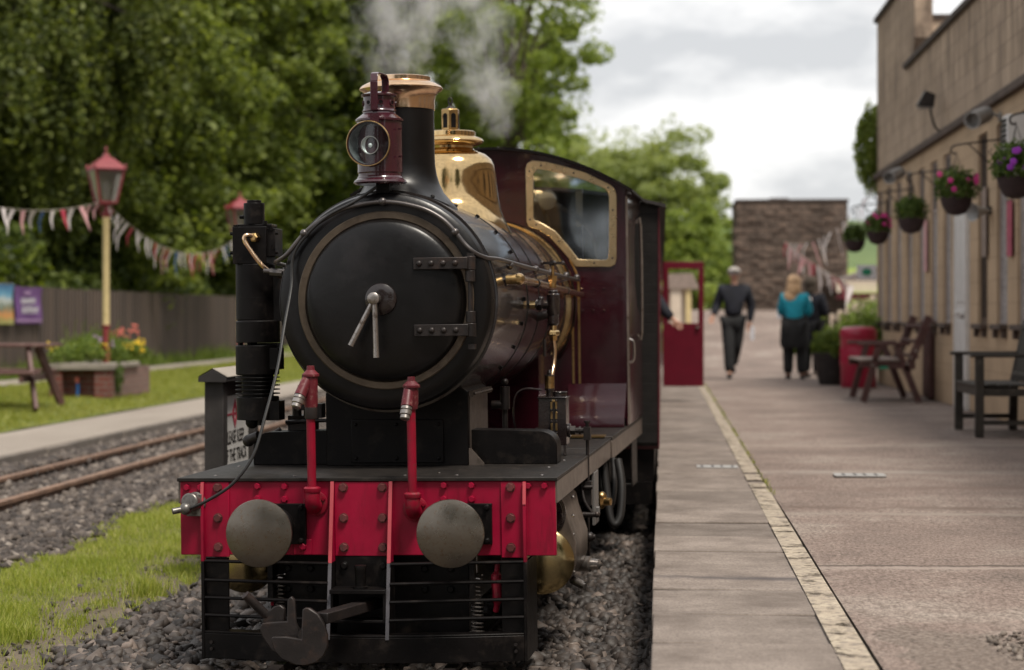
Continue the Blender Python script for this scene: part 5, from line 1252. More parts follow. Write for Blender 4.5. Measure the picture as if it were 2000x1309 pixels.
# --- smokebox
b = MB(); b.lathe([(.0, .375), (.380, .375), (.412, .380), (.428, .392), (.437, .415), (.437, .45)], (AX, 0, AZ), (0, 1, 0), 128); b.build('smokebox_front', 'soot', LO, smooth=30)
b = MB(); b.lathe([(.437, .4505), (.4475, .452), (.4475, .60), (.4475, .95), (.4475, 1.28), (.443, 1.282), (.443, 1.32)], (AX, 0, AZ), (0, 1, 0), 128); sm = b.build('smokebox', 'barrelblack', LO, smooth=30)
b = MB()
for k in range(26):
    a = k / 26 * 6.283 + .1; b.box(-.008, .008, 1.258, 1.276, .446, .458, mat=Matrix.Translation((AX, 0, AZ)) @ Matrix.Rotation(a, 4, 'Y'))
b.build('seam_bolt', 'black', sm)
b = MB(); b.hollow([(.324, .374), (.356, .374), (.356, .366), (.352, .363), (.328, .363), (.324, .366)], (AX + .006, 0, AZ + .003), (0, 1, 0), 128); b.build('door_ring', 'ring', LO)
b = MB(); prof = [(.3235, .374), (.3235, .362), (.319, .356)] + [(.317 * math.cos(t), .352 - .050 * math.sin(t) ** .9) for t in [i * math.pi / 2 / 22 for i in range(1, 23)]]
prof[-1] = (0, .302); b.lathe(prof, (AX + .006, 0, AZ + .003), (0, 1, 0), 128); door = b.build('smokebox_door', 'soot', LO, smooth=50)
b = MB(); b.lathe([(.066, .31), (.062, .292), (.045, .282), (.03, .280)], (AX, 0, AZ + .006), (0, 1, 0), 40); b.build('door_boss', 'glossblack', door)
b = MB(); c = Vector((-.012, .285, .684)); b.cyl(c, c + Vector((0, -.05, 0)), .021, n=24); b.lathe([(.024, 0), (.024, .014), (.018, .018), (.009, .019), (.009, .024), (0, .025)], c + Vector((0, -.048, 0)), (0, -1, 0), 24); b.build('dart_spindle', 'bare', door)
b = MB(); b.tube([c + Vector((-.012, -.030, -.02)), (-.108, .245, .500)], [.0105, .0125], 16); b.build('door_handle', 'bare', door)
b = MB(); b.tube([c + Vector((.004, -.05, -.018)), (-.004, .232, .452)], [.0105, .0125], 16); b.build('door_handle', 'bare', door)
for z in (.820, .556):
    b = MB(); b.box(.135, .352, .300, .312, z - .0235, z + .0235)
    b.box(.30, .352, .312, .345, z - .0235, z + .0235)
    for k in range(4): b.sph((.158 + k * .048, .300, z), .0125, 12, (1, .8, 1))
    h = b.build('door_hinge', M['iron'].name and 'hingeiron' if False else 'iron', door, bevel=.0025)
    b = MB(); s_ = -1 if z > .7 else 1
    b.cyl((.358, .328, z - .027), (.358, .328, z + .027), .0215, n=24); b.cyl((.358, .328, z + s_ * .029), (.358, .328, z + s_ * .074), .0195, n=24); b.build('hinge_knuckle', 'iron', h, bevel=.002)
b = MB(); b.cyl((.358, .328, .60), (.358, .328, .77), .0095, n=14); b.build('hinge_pin', 'iron', door)
b = MB(); b.box(.345, .372, .33, .376, .84, .86); b.box(.345, .372, .33, .376, .48, .50); b.build('hinge_lug', 'iron', door)
# --- boiler
b = MB(); b.lathe([(.438, 1.32), (.441, 1.325), (.441, 3.30), (.441, 3.50)], (AX, 0, AZ), (0, 1, 0), 128); bo = b.build('boiler', 'maroon', LO, smooth=30)
for y in (1.50, 1.95, 2.45, 2.85, 3.12):
    b = MB(); b.hollow([(.438, y - .018), (.4445, y - .018), (.4445, y + .018), (.438, y + .018)], (AX, 0, AZ), (0, 1, 0), 96); b.build('boiler_band', 'maroon', bo)
    b = MB()
    for d in (-.021, .021): b.hollow([(.438, y + d - .003), (.4425, y + d - .003), (.4425, y + d + .003), (.438, y + d + .003)], (AX, 0, AZ), (0, 1, 0), 96)
    b.build('band_lining', 'green', bo)
b = MB(); b.hollow([(.438, 3.30), (.456, 3.30), (.462, 3.36), (.464, 3.44), (.464, 3.498), (.438, 3.498)], (AX, 0, AZ), (0, 1, 0), 96); b.build('firebox_band', 'brass', bo)
b = MB(); b.hollow([(.455, 3.375), (.4655, 3.375), (.4655, 3.385), (.455, 3.385)], (AX, 0, AZ), (0, 1, 0), 96); b.hollow([(.455, 3.425), (.4665, 3.425), (.4665, 3.432), (.455, 3.432)], (AX, 0, AZ), (0, 1, 0), 96); b.build('band_line', 'black', bo)
b = MB(); b.box(-.36, .36, 2.6, 3.5, .0, .66); b.build('firebox', 'maroon', LO)
# --- chimney
def conform(cx, R_, zlo, zhi):
    def f(p):
        if p.z < zhi:
            surf = AZ + math.sqrt(max(R_ * R_ - (p.x - AX) ** 2, .01)) - .004
            t = max(0, min(1, (zhi - p.z) / (zhi - zlo))); top = AZ + R_
            return Vector((p.x, p.y, p.z + (surf - top) * t + (.0)))
        return p
    return f
b = MB(); b.lathe([(.232, 1.118), (.228, 1.126), (.200, 1.136), (.172, 1.150), (.155, 1.172), (.144, 1.20), (.138, 1.24), (.136, 1.30), (.1355, 1.468)], (.018, .72, 0), (0, 0, 1), 72, fn=conform(.018, .4475, 1.118, 1.19)); ch = b.build('chimney', 'soot', LO, smooth=30)
b = MB()
for a in (.15, .75, 2.4, 3.0, 3.9, 5.5): 
    p = Vector((.018 + .215 * math.cos(a), .72 + .215 * math.sin(a), 0)); b.sph((p.x, p.y, AZ + math.sqrt(.4475 ** 2 - p.x ** 2) + .010), .010, 8)
b.build('flange_bolt', 'black', ch)
b = MB(); b.lathe([(.1365, 1.468), (.139, 1.470), (.139, 1.505), (.143, 1.525), (.153, 1.541), (.168, 1.550), (.174, 1.555), (.174, 1.559), (.166, 1.568), (.143, 1.581), (.126, 1.586), (.123, 1.589), (.123, 1.605), (.116, 1.608), (.106, 1.600), (.100, 1.45), (0, 1.44)], (.018, .72, 0), (0, 0, 1), 96); b.build('copper_cap', 'copper', ch, smooth=40)
# --- dome
b = MB(); b.lathe([(.292, 1.112), (.286, 1.122), (.258, 1.140), (.238, 1.165), (.226, 1.20), (.219, 1.25), (.213, 1.30), (.207, 1.335), (.193, 1.365), (.166, 1.388), (.132, 1.402), (.114, 1.410), (.108, 1.418), (.110, 1.428), (.134, 1.436), (.153, 1.443), (.159, 1.452), (.153, 1.462), (.130, 1.472), (.119, 1.476), (.119, 1.496), (.114, 1.500), (0, 1.500)], (.012, 2.05, 0), (0, 0, 1), 96, fn=conform(.012, .441, 1.112, 1.24)); dm = b.build('steam_dome', 'brass', LO, smooth=40)
b = MB(); b.lathe([(.046, 1.50), (.046, 1.604), (.040, 1.610), (0, 1.610)], (.012, 2.05, 0), (0, 0, 1), 6, phase=.5); sf = b.build('safety_valve', 'oldbrass', dm, bevel=.002)
b = MB()
for k in range(6):
    a = k * math.pi / 3 + math.pi / 3 * .5 + math.pi / 6 ; q = Matrix.Translation((.012, 2.05, 1.553)) @ Matrix.Rotation(a, 4, 'Z')
    b.box(.036, .0415, -.012, .012, -.036, .022, mat=q); b.cyl(q @ Vector((.036, 0, .022)), q @ Vector((.0415, 0, .022)), .012)
b.build('vent_slot', 'black', sf)
b = MB(); b.lathe([(.022, 1.61), (.016, 1.618), (.008, 1.625), (.008, 1.64)], (.012, 2.05, 0), (0, 0, 1), 14); b.tube([(.004, 2.05, 1.635), (.004, 2.05, 1.655), (.012, 2.05, 1.663), (.02, 2.05, 1.655), (.02, 2.05, 1.635)], .0035, 6, smooth=3); b.build('lifting_eye', 'iron', sf)
# --- handrail round the smokebox front
front_r = [(-.50, 3.4, .80), (-.49, 1.3, .815), (-.478, .62, .835), (-.468, .50, .842), (-.425, .385, .846), (-.385, .352, .868), (-.345, .352, .915), (-.30, .352, .962), (-.235, .352, 1.005), (-.14, .352, 1.048), (.006, .352, 1.070), (.15, .352, 1.045), (.24, .352, 1.000), (.296, .352, .944), (.330, .352, .900), (.37, .36, .862), (.41, .42, .842), (.445, .55, .838), (.478, 1.0, .824), (.49, 1.35, .818), (.49, 2.4, .81), (.49, 3.42, .803)]
b = MB(); b.tube(front_r, .0095, 12, smooth=6); hr = b.build('handrail', 'hr', LO) if False else None
M['hr'] = paint('handrail_steel', (.10, .09, .088), .35, metal=.7, var=.25)
hr = b.build('handrail', 'hr', LO)
b = MB()
for p, base in [((-.315, .350, .950), (-.315, .38, .945)), ((.006, .350, 1.071), (.006, .38, 1.065)), ((.296, .350, .944), (.292, .38, .940))]: b.sph(p, .0165, 16); b.cyl(p, base, .010)
for y in (.75, 1.42, 2.05, 2.75, 3.3):
    b.sph((.49 if y > 1.3 else .462, y, .818), .017, 12, (1, 1.3, 1)); b.beam((.49 if y > 1.3 else .462, y, .818), (.40, y - .01, .80), .02, .012)
    b.sph((-.485, y, .818), .017, 12)
b.build('rail_knob', 'hr', hr)
# --- pipes along the right side
b = MB(); b.cyl((.36, .72, .758), (.415, .72, .760), .024); b.cyl((.45, .72, .760), (.50, .72, .762), .020); b.lathe([(.024, 0), (.026, .02), (.022, .045), (.014, .058), (0, .06)], (.50, .76, .762), (0, -1, 0), 20); b.build('steam_elbow', 'oldbrass', LO)
b = MB(); b.cyl((.415, .72, .760), (.43, .72, .760), .033, n=6); b.cyl((.435, .72, .760), (.45, .72, .760), .030, n=6); b.build('elbow_nut', 'iron', LO)
b = MB(); b.tube([(.50, .76, .762), (.503, 1.1, .758), (.503, 2.2, .742), (.50, 3.45, .725)], .0165, 12); b.build('ejector_pipe', 'copper', LO)
b = MB(); b.lathe([(.021, 0), (.021, .03)], (.503, 1.3, .754), (0, 1, 0), 8); b.lathe([(.021, 0), (.021, .03)], (.501, 2.6, .737), (0, 1, 0), 8); b.build('pipe_union', 'iron', LO)
V0 = Vector((.557, 1.5, 0))
def at(x, y, z): return V0 + Vector((x, y, z))
b = MB(); b.hollow([(.040, .842), (.047, .842), (.047, .852), (.040, .852)], V0, (0, 0, 1), 24)
for k in range(4): a = k * 1.571 + .3; b.cyl(at(0, 0, .847), at(.043 * math.cos(a), .043 * math.sin(a), .847), .005); b.sph(at(.047 * math.cos(a), .047 * math.sin(a), .847), .010, 8)
b.cyl(at(0, 0, .835), at(0, 0, .858), .014); b.build('valve_wheel', 'iron', LO)
b = MB(); b.cyl(at(0, 0, .77), at(0, 0, .84), .007); b.cyl(at(0, 0, .765), at(0, 0, .79), .022, n=6); b.cyl(at(0, 0, .735), at(0, 0, .766), .016); b.build('valve_stem', 'oldbrass', LO)
b = MB(); b.lathe([(.018, .725), (.022, .72), (.022, .71), (.029, .705), (.029, .62), (.024, .61), (.026, .60), (.026, .575), (.018, .565)], V0, (0, 0, 1), 20); b.cyl(at(-.07, 0, .66), at(0, 0, .66), .020); b.lathe([(.026, 0), (.030, .01), (.030, .025), (.022, .03)], at(-.075, 0, .66), (1, 0, 0), 6); b.cyl(at(-.16, 0, .66), at(-.07, 0, .66), .016); b.sph(at(-.055, 0, .685), .014); b.build('clack_valve', 'glossblack', LO)
b = MB(); b.cyl(at(-.105, 0, .66), at(-.08, 0, .66), .021, n=6); b.cyl(at(0, 0, .545), at(0, 0, .567), .016); b.lathe([(.024, .52), (.029, .525), (.029, .538), (.022, .545)], V0, (0, 0, 1), 6); b.cyl(at(0, 0, .498), at(0, 0, .52), .019, n=6); b.build('union_nut', 'brass', LO)
b = MB(); b.tube([at(0, 0, .50), at(.004, 0, .45), at(.0, -.02, .38), at(-.01, -.1, .30), at(-.012, -.16, .27)], .010, 12, smooth=5); b.build('feed_pipe', 'copper', LO)
b = MB(); b.cyl((.42, 1.9, .60), (.50, 1.9, .62), .02); b.cyl((.50, 1.9, .56), (.50, 1.9, .66), .015); b.cyl((.47, 1.9, .50), (.47, 1.9, .42), .008); b.cyl((.36, 1.3, .20), (.36, 1.3, .30), .022); b.sph((.36, 1.3, .32), .016); b.cyl((.30, 1.3, .22), (.36, 1.3, .22), .018); b.cyl((.36, 1.3, .10), (.36, 1.3, .20), .012); b.build('steam_fittings', 'iron', LO)
# --- mechanical lubricator
b = MB(); b.box(.520, .640, 1.20, 1.34, .045, .250); b.box(.514, .646, 1.194, 1.346, .250, .256); b.cyl((.60, 1.28, .256), (.60, 1.28, .272), .036, n=24); b.cyl((.60, 1.28, .272), (.60, 1.28, .277), .039, n=24); b.box(.628, .640, 1.20, 1.215, .0, .045); b.box(.520, .532, 1.20, 1.215, .0, .045)
b.cyl((.64, 1.25, .107), (.655, 1.25, .107), .03, n=16); b.cyl((.50, 1.25, .10), (.52, 1.25, .10), .02); b.cyl((.485, 1.25, .10), (.50, 1.25, .10), .014); lu = b.build('lubricator', 'glossblack', LO, bevel=.002)
b = MB()
for z0 in (.060, .110, .160, .205):
    b.box(.5735, .582, 1.192, 1.199, z0, z0 + .032); b.box(.594, .6025, 1.192, 1.199, z0, z0 + .032)
b.box(.577, .599, 1.192, 1.199, .234, .243)
b.build('gauge_plate', 'oldbrass', lu, bevel=.001)
b = MB()
for z in (.10, .15, .20, .24):
    for x in (.577, .599): b.sph((x, 1.190, z), .0055, 8)
b.box(.583, .593, 1.194, 1.199, .06, .235); b.build('gauge_screw', 'iron', lu)
b = MB(); b.cyl((.566, 1.24, .256), (.566, 1.24, .285), .016); b.cyl((.566, 1.24, .285), (.566, 1.24, .292), .022); b.cyl((.566, 1.24, .345), (.566, 1.24, .352), .023); b.lathe([(.010, .352), (.012, .36), (.007, .372), (0, .375)], (.566, 1.24, 0), (0, 0, 1), 12); b.tube([(.53, 1.25, .285), (.45, 1.25, .29), (.41, 1.25, .25), (.405, 1.26, .15), (.42, 1.3, .06)], .0045, 7, smooth=5); b.build('oil_feed', 'glossblack', lu)
MB().cyl((.566, 1.24, .292), (.566, 1.24, .345), .021, n=18).build('oil_glass', 'oldbrass', lu)
# --- air pump on the left
px_, py_ = -.588, .66
b = MB(); b.lathe([(.082, .606), (.082, .694), (.0835, .696), (.082, .698), (.082, .70), (.082, .838)], (px_ - .008, py_, 0), (0, 0, 1), 48); b.lathe([(.091, .512), (.091, .600), (.084, .606)], (px_ - .0, py_, 0), (0, 0, 1), 48)
b.box(px_ - .085, px_ + .058, py_ - .075, py_ + .08, .838, .992); b.box(px_ + .052, px_ + .092, py_ - .06, py_ + .07, .868, .985); b.box(px_ - .078, px_ + .075, py_ - .05, py_ + .05, .99, 1.003)
pu = b.build('air_pump', 'black', LO, bevel=.003)
b = MB(); b.cyl((px_ - .008, py_ - .01, 1.003), (px_ - .008, py_ - .01, 1.092), .0435, n=32); b.cyl((px_ - .008, py_ - .01, 1.0925), (px_ - .008, py_ - .01, 1.104), .030, n=32); b.cyl((px_ - .07, py_ - .01, 1.035), (px_ - .04, py_ - .01, 1.035), .008); b.build('valve_cap', 'black', pu, bevel=.002)
b = MB()
for x, z in ((-.075, .985), (.05, 1.0), (.075, .975), (.085, .90)): b.cyl((px_ + x, py_ - .06, z), (px_ + x, py_ - .06, z + .015), .010, n=6)
for z in (.885, .965): b.cyl((px_ + .09, py_ - .05, z), (px_ + .104, py_ - .05, z), .009, n=6); b.cyl((px_ - .10, py_ - .05, z), (px_ - .085, py_ - .05, z), .008, n=6)
b.build('head_bolt', 'black', pu)
b = MB(); b.cyl((px_ - .02, py_, .41), (px_ - .02, py_, .515), .016); b.box(px_ + .0, px_ + .10, py_ - .02, py_ + .02, .415, .50 + .01); b.cyl((px_ - .065, py_ - .04, .49), (px_ - .065, py_ - .04, .515), .012, n=6); b.box(px_ - .035, px_ - .015, py_ - .05, py_ - .03, .41, .512)
b.lathe([(.087, .378), (.090, .382), (.090, .498), (.087, .502)], (px_ - .004, py_, 0), (0, 0, 1), 48); b.box(px_ + .05, px_ + .10, py_ - .06, py_ + .04, .40, .49)
b.build('pump_rod_housing', 'black', pu, bevel=.002)
b = MB(); b.lathe([(.066, .19), (.066, .378)], (px_ - .004, py_, 0), (0, 0, 1), 40)
for z in (.300, .317, .334, .351, .367): b.lathe([(.066, z - .003), (.092, z - .002), (.093, z), (.092, z + .002), (.066, z + .003)], (px_ - .004, py_, 0), (0, 0, 1), 48)
b.lathe([(.088, .192), (.088, .284), (.085, .288)], (px_ - .004, py_, 0), (0, 0, 1), 48); b.box(px_ + .05, px_ + .10, py_ - .06, py_ + .04, .19, .27); b.sph((px_ - .025, py_ - .02, .182), .028, 14); b.cyl((px_ + .02, py_ - .06, .17), (px_ + .02, py_ - .06, .192), .012, n=6)
b.build('finned_cylinder', 'black', pu)
b = MB(); b.tube([(px_ + .02, py_ - .09, .946), (px_ - .012, py_ - .115, .955), (px_ - .022, py_ - .12, .935), (px_ + .005, py_ - .12, .890), (px_ + .045, py_ - .115, .835), (px_ + .08, py_ - .09, .80), (px_ + .13, py_ - .05, .780)], .0095, 12, smooth=6); b.build('pump_pipe', 'copper', pu)
b = MB(); b.lathe([(.016, 0), (.020, .01), (.020, .03), (.014, .035)], (px_ + .02, py_ - .075, .946), (-.3, -1, 0), 6); b.build('pipe_nut', 'oldbrass', pu)
b = MB(); b.box(px_ + .05, -.40, py_ - .02, py_ + .06, .60, .80); b.build('pump_bracket', 'black', pu)
b = MB(); b.cyl((-.52, .50, .805), (-.42, .50, .80), .011); b.cyl((-.49, .49, .80), (-.44, .49, .795), .017, n=8); b.build('steam_union', 'hr', pu)
# --- headlamp
hx, hy = -.017, .42
b = MB(); b.lathe([(.098, 1.143), (.108, 1.150), (.105, 1.158), (.094, 1.166), (.092, 1.172), (.088, 1.176), (.088, 1.185), (.091, 1.190), (.091, 1.392), (.097, 1.396), (.097, 1.404), (.088, 1.410), (.068, 1.425), (.066, 1.432), (.070, 1.436), (.066, 1.440), (.064, 1.446), (.064, 1.492), (.073, 1.496), (.074, 1.503), (.050, 1.512), (0, 1.516)], (hx, hy, 0), (0, 0, 1), 64)
hl = b.build('headlamp', 'lampmaroon', LO, smooth=30)
b = MB()
for k in range(8): a = k * .785 + .3; b.lathe([(.012, 0), (.012, .006), (.008, .006), (.008, .001)], (hx + .062 * math.cos(a), hy + .062 * math.sin(a), 1.468), (math.cos(a), math.sin(a), 0), 14)
b.box(hx - .018, hx + .018, hy - .105, hy - .088, 1.385, 1.42); b.build('vent_hole', 'lampmaroon', hl)
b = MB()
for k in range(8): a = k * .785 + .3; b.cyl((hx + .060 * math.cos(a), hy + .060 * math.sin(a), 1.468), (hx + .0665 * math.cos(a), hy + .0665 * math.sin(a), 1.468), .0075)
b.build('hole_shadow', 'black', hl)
b = MB(); st = [(hx - .006, hy - .073, 1.435), (hx - .006, hy - .073, 1.55), (hx - .006, hy - .062, 1.580), (hx - .006, hy - .035, 1.588), (hx + .012, hy + .035, 1.586), (hx + .014, hy + .062, 1.570), (hx + .014, hy + .068, 1.50)]
for i in range(len(st) - 1): b.beam(st[i], st[i + 1], .030, .006, up=(0, 1, .001) if i in (0, 1, 5) else (0, 0, 1))
b.build('carrying_handle', 'lampmaroon', hl, bevel=.002)
b = MB(); LC = Vector((-.041, .325, 1.300)); fd = Vector((-.10, -1, 0)).normalized()
b.hollow([(.070, -.06), (.084, -.02), (.087, .010), (.084, .010), (.081, -.018), (.067, -.058)], LC, fd, 48); b.build('lens_barrel', 'lampmaroon', hl)
b = MB(); b.hollow([(.0865, .008), (.0905, .008), (.0915, .014), (.0895, .018), (.0875, .018), (.0865, .016)], LC, fd, 64); b.build('lens_bezel', 'oldbrass', hl)
b = MB(); b.lathe([(.082, .009), (.080, -.01), (.066, -.045), (.040, -.060), (0, -.062)], LC, fd, 48, cap=False); b.build('lens_bowl', 'lampinside', hl)
b = MB(); b.lathe([(.034, .003), (.034, -.004), (.030, -.010), (.014, -.018), (0, -.020)], LC + Vector((.004, 0, -.006)), fd, 32, cap=False); b.sph(LC + Vector((.004, .006, -.006)), .009, 10); b.build('bulb', 'reflector', hl)
b = MB(); b.hollow([(.0335, .002), (.037, .002), (.037, .006), (.0335, .006)], LC + Vector((.004, 0, -.006)), fd, 32); b.build('bulb_ring', 'bare', hl)
b = MB(); b.lathe([(.083, .012), (.082, .014), (.06, .019), (.03, .022), (0, .023)], LC, fd, 48, cap=False); b.build('front_glass', 'glass', hl)
b = MB(); b.cyl((hx + .088, hy - .05, 1.36), (hx + .100, hy - .06, 1.36), .004); b.cyl((hx + .088, hy - .05, 1.25), (hx + .100, hy - .06, 1.25), .004); b.cyl((hx - .10, hy - .03, 1.357), (hx - .118, hy - .03, 1.357), .005); b.build('hinge_pin', 'lampmaroon', hl)
b = MB(); b.box(hx - .015, hx + .04, hy - .01, hy + .05, 1.10, 1.145); b.build('lamp_bracket', 'black', LO)
# --- cab
def arch(x): return 1.532 - .40 * x * x
CY = 3.50; xs_ = [-.738 + i * (1.476 / 28) for i in range(29)]
outer = [(.738, .05)] + [(x, arch(x) - .004) for x in xs_[::-1]] + [(-.738, .05)]
win = [(.239, 1.393), (.262, 1.420), (.33, 1.408), (.403, 1.389), (.52, 1.352), (.627, 1.306), (.645, 1.290), (.654, 1.258), (.652, 1.10), (.650, .950), (.646, .925), (.632, .914), (.481, .920), (.426, .996), (.356, 1.076), (.290, 1.118), (.243, 1.138), (.236, 1.155)]
win = [(x + (0), z) for x, z in win]; winL = [(-x, z) for x, z in win][::-1]
b = MB(); b.prism([outer, win, winL], CY, CY + .008); cf = b.build('cab_front', 'maroon', LO, smooth=20)
wo = [(.197, 1.422), (.205, 1.45), (.234, 1.466), (.32, 1.455), (.403, 1.433), (.53, 1.392), (.655, 1.328), (.682, 1.308), (.694, 1.271), (.693, 1.10), (.690, .922), (.682, .890), (.655, .876), (.467, .881), (.397, .965), (.328, 1.044), (.26, 1.088), (.212, 1.103), (.199, 1.13)]
for sg in (1, -1):
    q = [(x * sg, z) for x, z in wo]; r_ = [(x * sg, z) for x, z in win]
    b = MB(); b.prism([q, r_], CY - .012, CY - .001); f_ = b.build('window_frame', 'brass' if False else 'winbrass', cf, bevel=.002) if 'winbrass' in M else None
    if f_ is None:
        M['winbrass'] = paint('window_brass', (.55, .42, .25), .30, metal=.95, var=.12, dirt=(.40, .29, .16), dscale=20)
        f_ = b.build('window_frame', 'winbrass', cf, bevel=.002)
    b = MB(); n = len(wo)
    for k in range(0, n):
        a_, b_ = Vector((wo[k][0] * sg, wo[k][1])), Vector((win[min(k, len(win) - 1)][0] * sg, win[min(k, len(win) - 1)][1])); 
        if k % 2 == 0: m_ = (a_ + b_) / 2; b.sph((m_.x, CY - .012, m_.y), .006, 8, (1, .4, 1))
    b.build('frame_screw', 'iron', f_)
    b = MB(); b.prism([r_], CY + .001, CY + .005); b.build('window_glass', 'cabglass', cf, smooth=0)
# flared apron at the foot of the cab front
b = MB(); fl_ = [(CY, .24), (CY - .02, .18), (CY - .07, .12), (CY - .13, .075), (CY - .155, .04), (CY - .16, .008)]
for x0, x1 in ((.415, .733), (-.733, -.415)):
    b.prism([[(y, z) for y, z in fl_] + [(y + .010, z) for y, z in fl_[::-1]]], x0, x1, plane='YZ')
b.build('cab_apron', 'maroon', cf, bevel=.001, smooth=60)
b = MB()
for x in (.446, .480, -.446, -.480): b.box(x - .006, x + .006, CY - .0035, CY - .0005, .24, .79)
for sg in (1, -1): b.tube([(.446 * sg, CY - .002, .79), (.43 * sg, CY - .002, .85), (.40 * sg, CY - .002, .90)], .006, 6); b.tube([(.48 * sg, CY - .002, .79), (.468 * sg, CY - .002, .85), (.435 * sg, CY - .002, .92)], .006, 6)
b.build('gold_lining', 'oldbrass', cf)
b = MB()
for x in (.10, .16):
    for k in range(6): b.sph((x, CY - .001, 1.13 + k * .06), .0055, 8)
for x in (.50, .56, .62):
    for z in (.64, .76): b.sph((x, CY - .001, z), .006, 8)
b.build('cab_rivet', 'maroon', cf)
for sg in (1, -1):
    X = .738 * sg
    b = MB(); b.prism([[(CY, .01), (4.70, .01), (4.70, .50), (4.55, .62), (4.30, .66), (4.15, .80), (4.15, 1.05), (4.30, 1.18), (4.55, 1.20), (4.70, 1.26), (4.70, arch(.738)), (CY, arch(.738) - .002)]], X - .006, X + .006, plane='YZ'); b.build('cab_side', 'maroon', LO, bevel=.002)
    b = MB(); b.tube([(X + sg * .004, CY + .012, .02), (X + sg * .004, CY + .012, 1.26)], .012, 10); b.build('cab_beading', 'bare', LO)
    b = MB(); b.tube([(X + sg * .02, 4.1, .50), (X + sg * .045, 4.1, .52), (X + sg * .045, 4.1, 1.12), (X + sg * .02, 4.1, 1.14)], .009, 8, smooth=3); b.tube([(X + sg * .01, CY + .06, .35), (X + sg * .035, CY + .06, .37), (X + sg * .035, CY + .06, .46), (X + sg * .01, CY + .06, .48)], .008, 8, smooth=3); b.build('cab_handrail', 'bare', LO)
b = MB(); top = [(x * 1.06, arch(x * 1.06) + .010) for x in xs_]; b.prism([top + [(x, z - .014) for x, z in top[::-1]]], CY - .04, 4.78); rf_ = b.build('cab_roof', 'black', LO, smooth=30)
b = MB()
for k in range(14): x = -.72 + k * .11; b.sph((x, CY - .036, arch(x) + .008), .006, 8)
b.cyl((.765, CY - .03, 1.275), (.765, CY - .06, 1.26), .012); b.build('roof_rivet', 'iron', rf_)
b = MB(); b.box(-.70, .70, 4.66, 4.69, .01, 1.02); b.box(-.5, .5, 3.52, 3.60, .3, 1.10); b.build('cab_bulkhead', 'black', LO)
b = MB(); b.tube([(.18, 3.62, 1.26), (.36, 3.66, 1.22), (.50, 3.70, 1.12), (.56, 3.72, 1.0), (.57, 3.72, .80)], .016, 10, smooth=6); b.tube([(.22, 3.7, 1.30), (.30, 3.7, 1.12), (.32, 3.7, .9)], .012, 8, smooth=4); b.cyl((.30, 3.64, 1.25), (.30, 3.60, 1.25), .05, n=24); b.box(.40, .44, 4.2, 4.24, .5, 1.35); b.build('cab_pipes', 'copper', LO)

# ================================================================== CARRIAGE
ca = thing('railway_carriage', 'low crimson narrow gauge carriage with black plank end behind the locomotive', 'railway carriage', (-.02, 12.66, 0))
def carch(x): return 1.78 - .10 * ((x + .83) / .83) ** 2     # local x from -1.66 to 0
xs2 = [-1.66 + i * 1.66 / 20 for i in range(21)]
b = MB(); b.prism([[(0, .20)] + [(x, carch(x)) for x in xs2[::-1]] + [(-1.66, .20)]], 0, .03)
for k in range(24): b.box(-1.655, -.012, -.010, .0, .22 + k * .0615, .22 + k * .0615 + .0595)
b.build('carriage_end', 'tarblack', ca, smooth=20, bevel=.002)
b = MB(); b.box(-.008, .002, -.012, .0, .20, 1.67); b.box(-1.662, -1.642, -.012, .0, .20, 1.67); b.build('corner_strip', 'coachred', ca)
b = MB(); rt = [(-1.70 + i * 1.74 / 20, 1.80 - .11 * ((-1.70 + i * 1.74 / 20 + .83) / .87) ** 2) for i in range(21)]; b.prism([rt + [(x, z - .02) for x, z in rt[::-1]]], -.05, 26); b.build('roof', 'wood_dark', ca, smooth=30)
for X in (0, -1.66):
    b = MB(); s0 = X - (.03 if X == 0 else 0); s1 = s0 + .03
    if X == 0: doors = [(11.35, 12.0)]
    else: doors = []
    y = .03
    b.box(s0, s1, .03, 11.35 if X == 0 else 26, .20, .92); 
    if X == 0: b.box(s0, s1, 12.0, 26, .20, .92)
    b.box(s0, s1, .03, 26, 1.58, 1.69)
    k = .03
    while k < 26:
        b.box(s0, s1, k, k + .12, .92, 1.58); k += .84
    b.build('carriage_side', 'coachred', ca, bevel=.002)
b = MB(); b.box(-1.66, 0, .03, 26, .18, .20); b.box(-1.66, 0, 25.97, 26, .20, 1.70); b.build('carriage_floor', 'coachred', ca)
b = MB(); b.box(-1.60, -.03, .05, 25.9, -.02, .178); b.box(-1.58, -.04, .0, .3, -.16, -.022); b.build('underframe', 'black', ca)
for y in (1.6, 2.6, 21, 22):
    b = MB()
    for x in (-1.14, -.52): b.hollow([(.19, x - .03), (.05, x - .03), (.05, x + .03), (.19, x + .03)], (0, y, -.13), (1, 0, 0), 24)
    b.cyl((-1.2, y, -.13), (-.46, y, -.13), .05); b.build('wheelset', 'iron', ca)
# open door, perpendicular to the side
b = MB(); DX0, DX1, Z0_, Z1_ = .025, .50, .18, 1.64; yD = 11.40
b.box(DX0, DX1, yD, yD + .04, Z0_, .92); b.box(DX0, DX0 + .065, yD, yD + .04, .92, 1.56); b.box(DX1 - .06, DX1, yD, yD + .04, .92, 1.56); b.box(DX0, DX1, yD, yD + .04, 1.56, Z1_)
dr = b.build('open_door', 'doorred', ca, bevel=.004)
MB().box(DX1 - .09, DX1 - .05, yD - .03, yD - .001, .86, .89).build('door_latch', 'bare', dr)

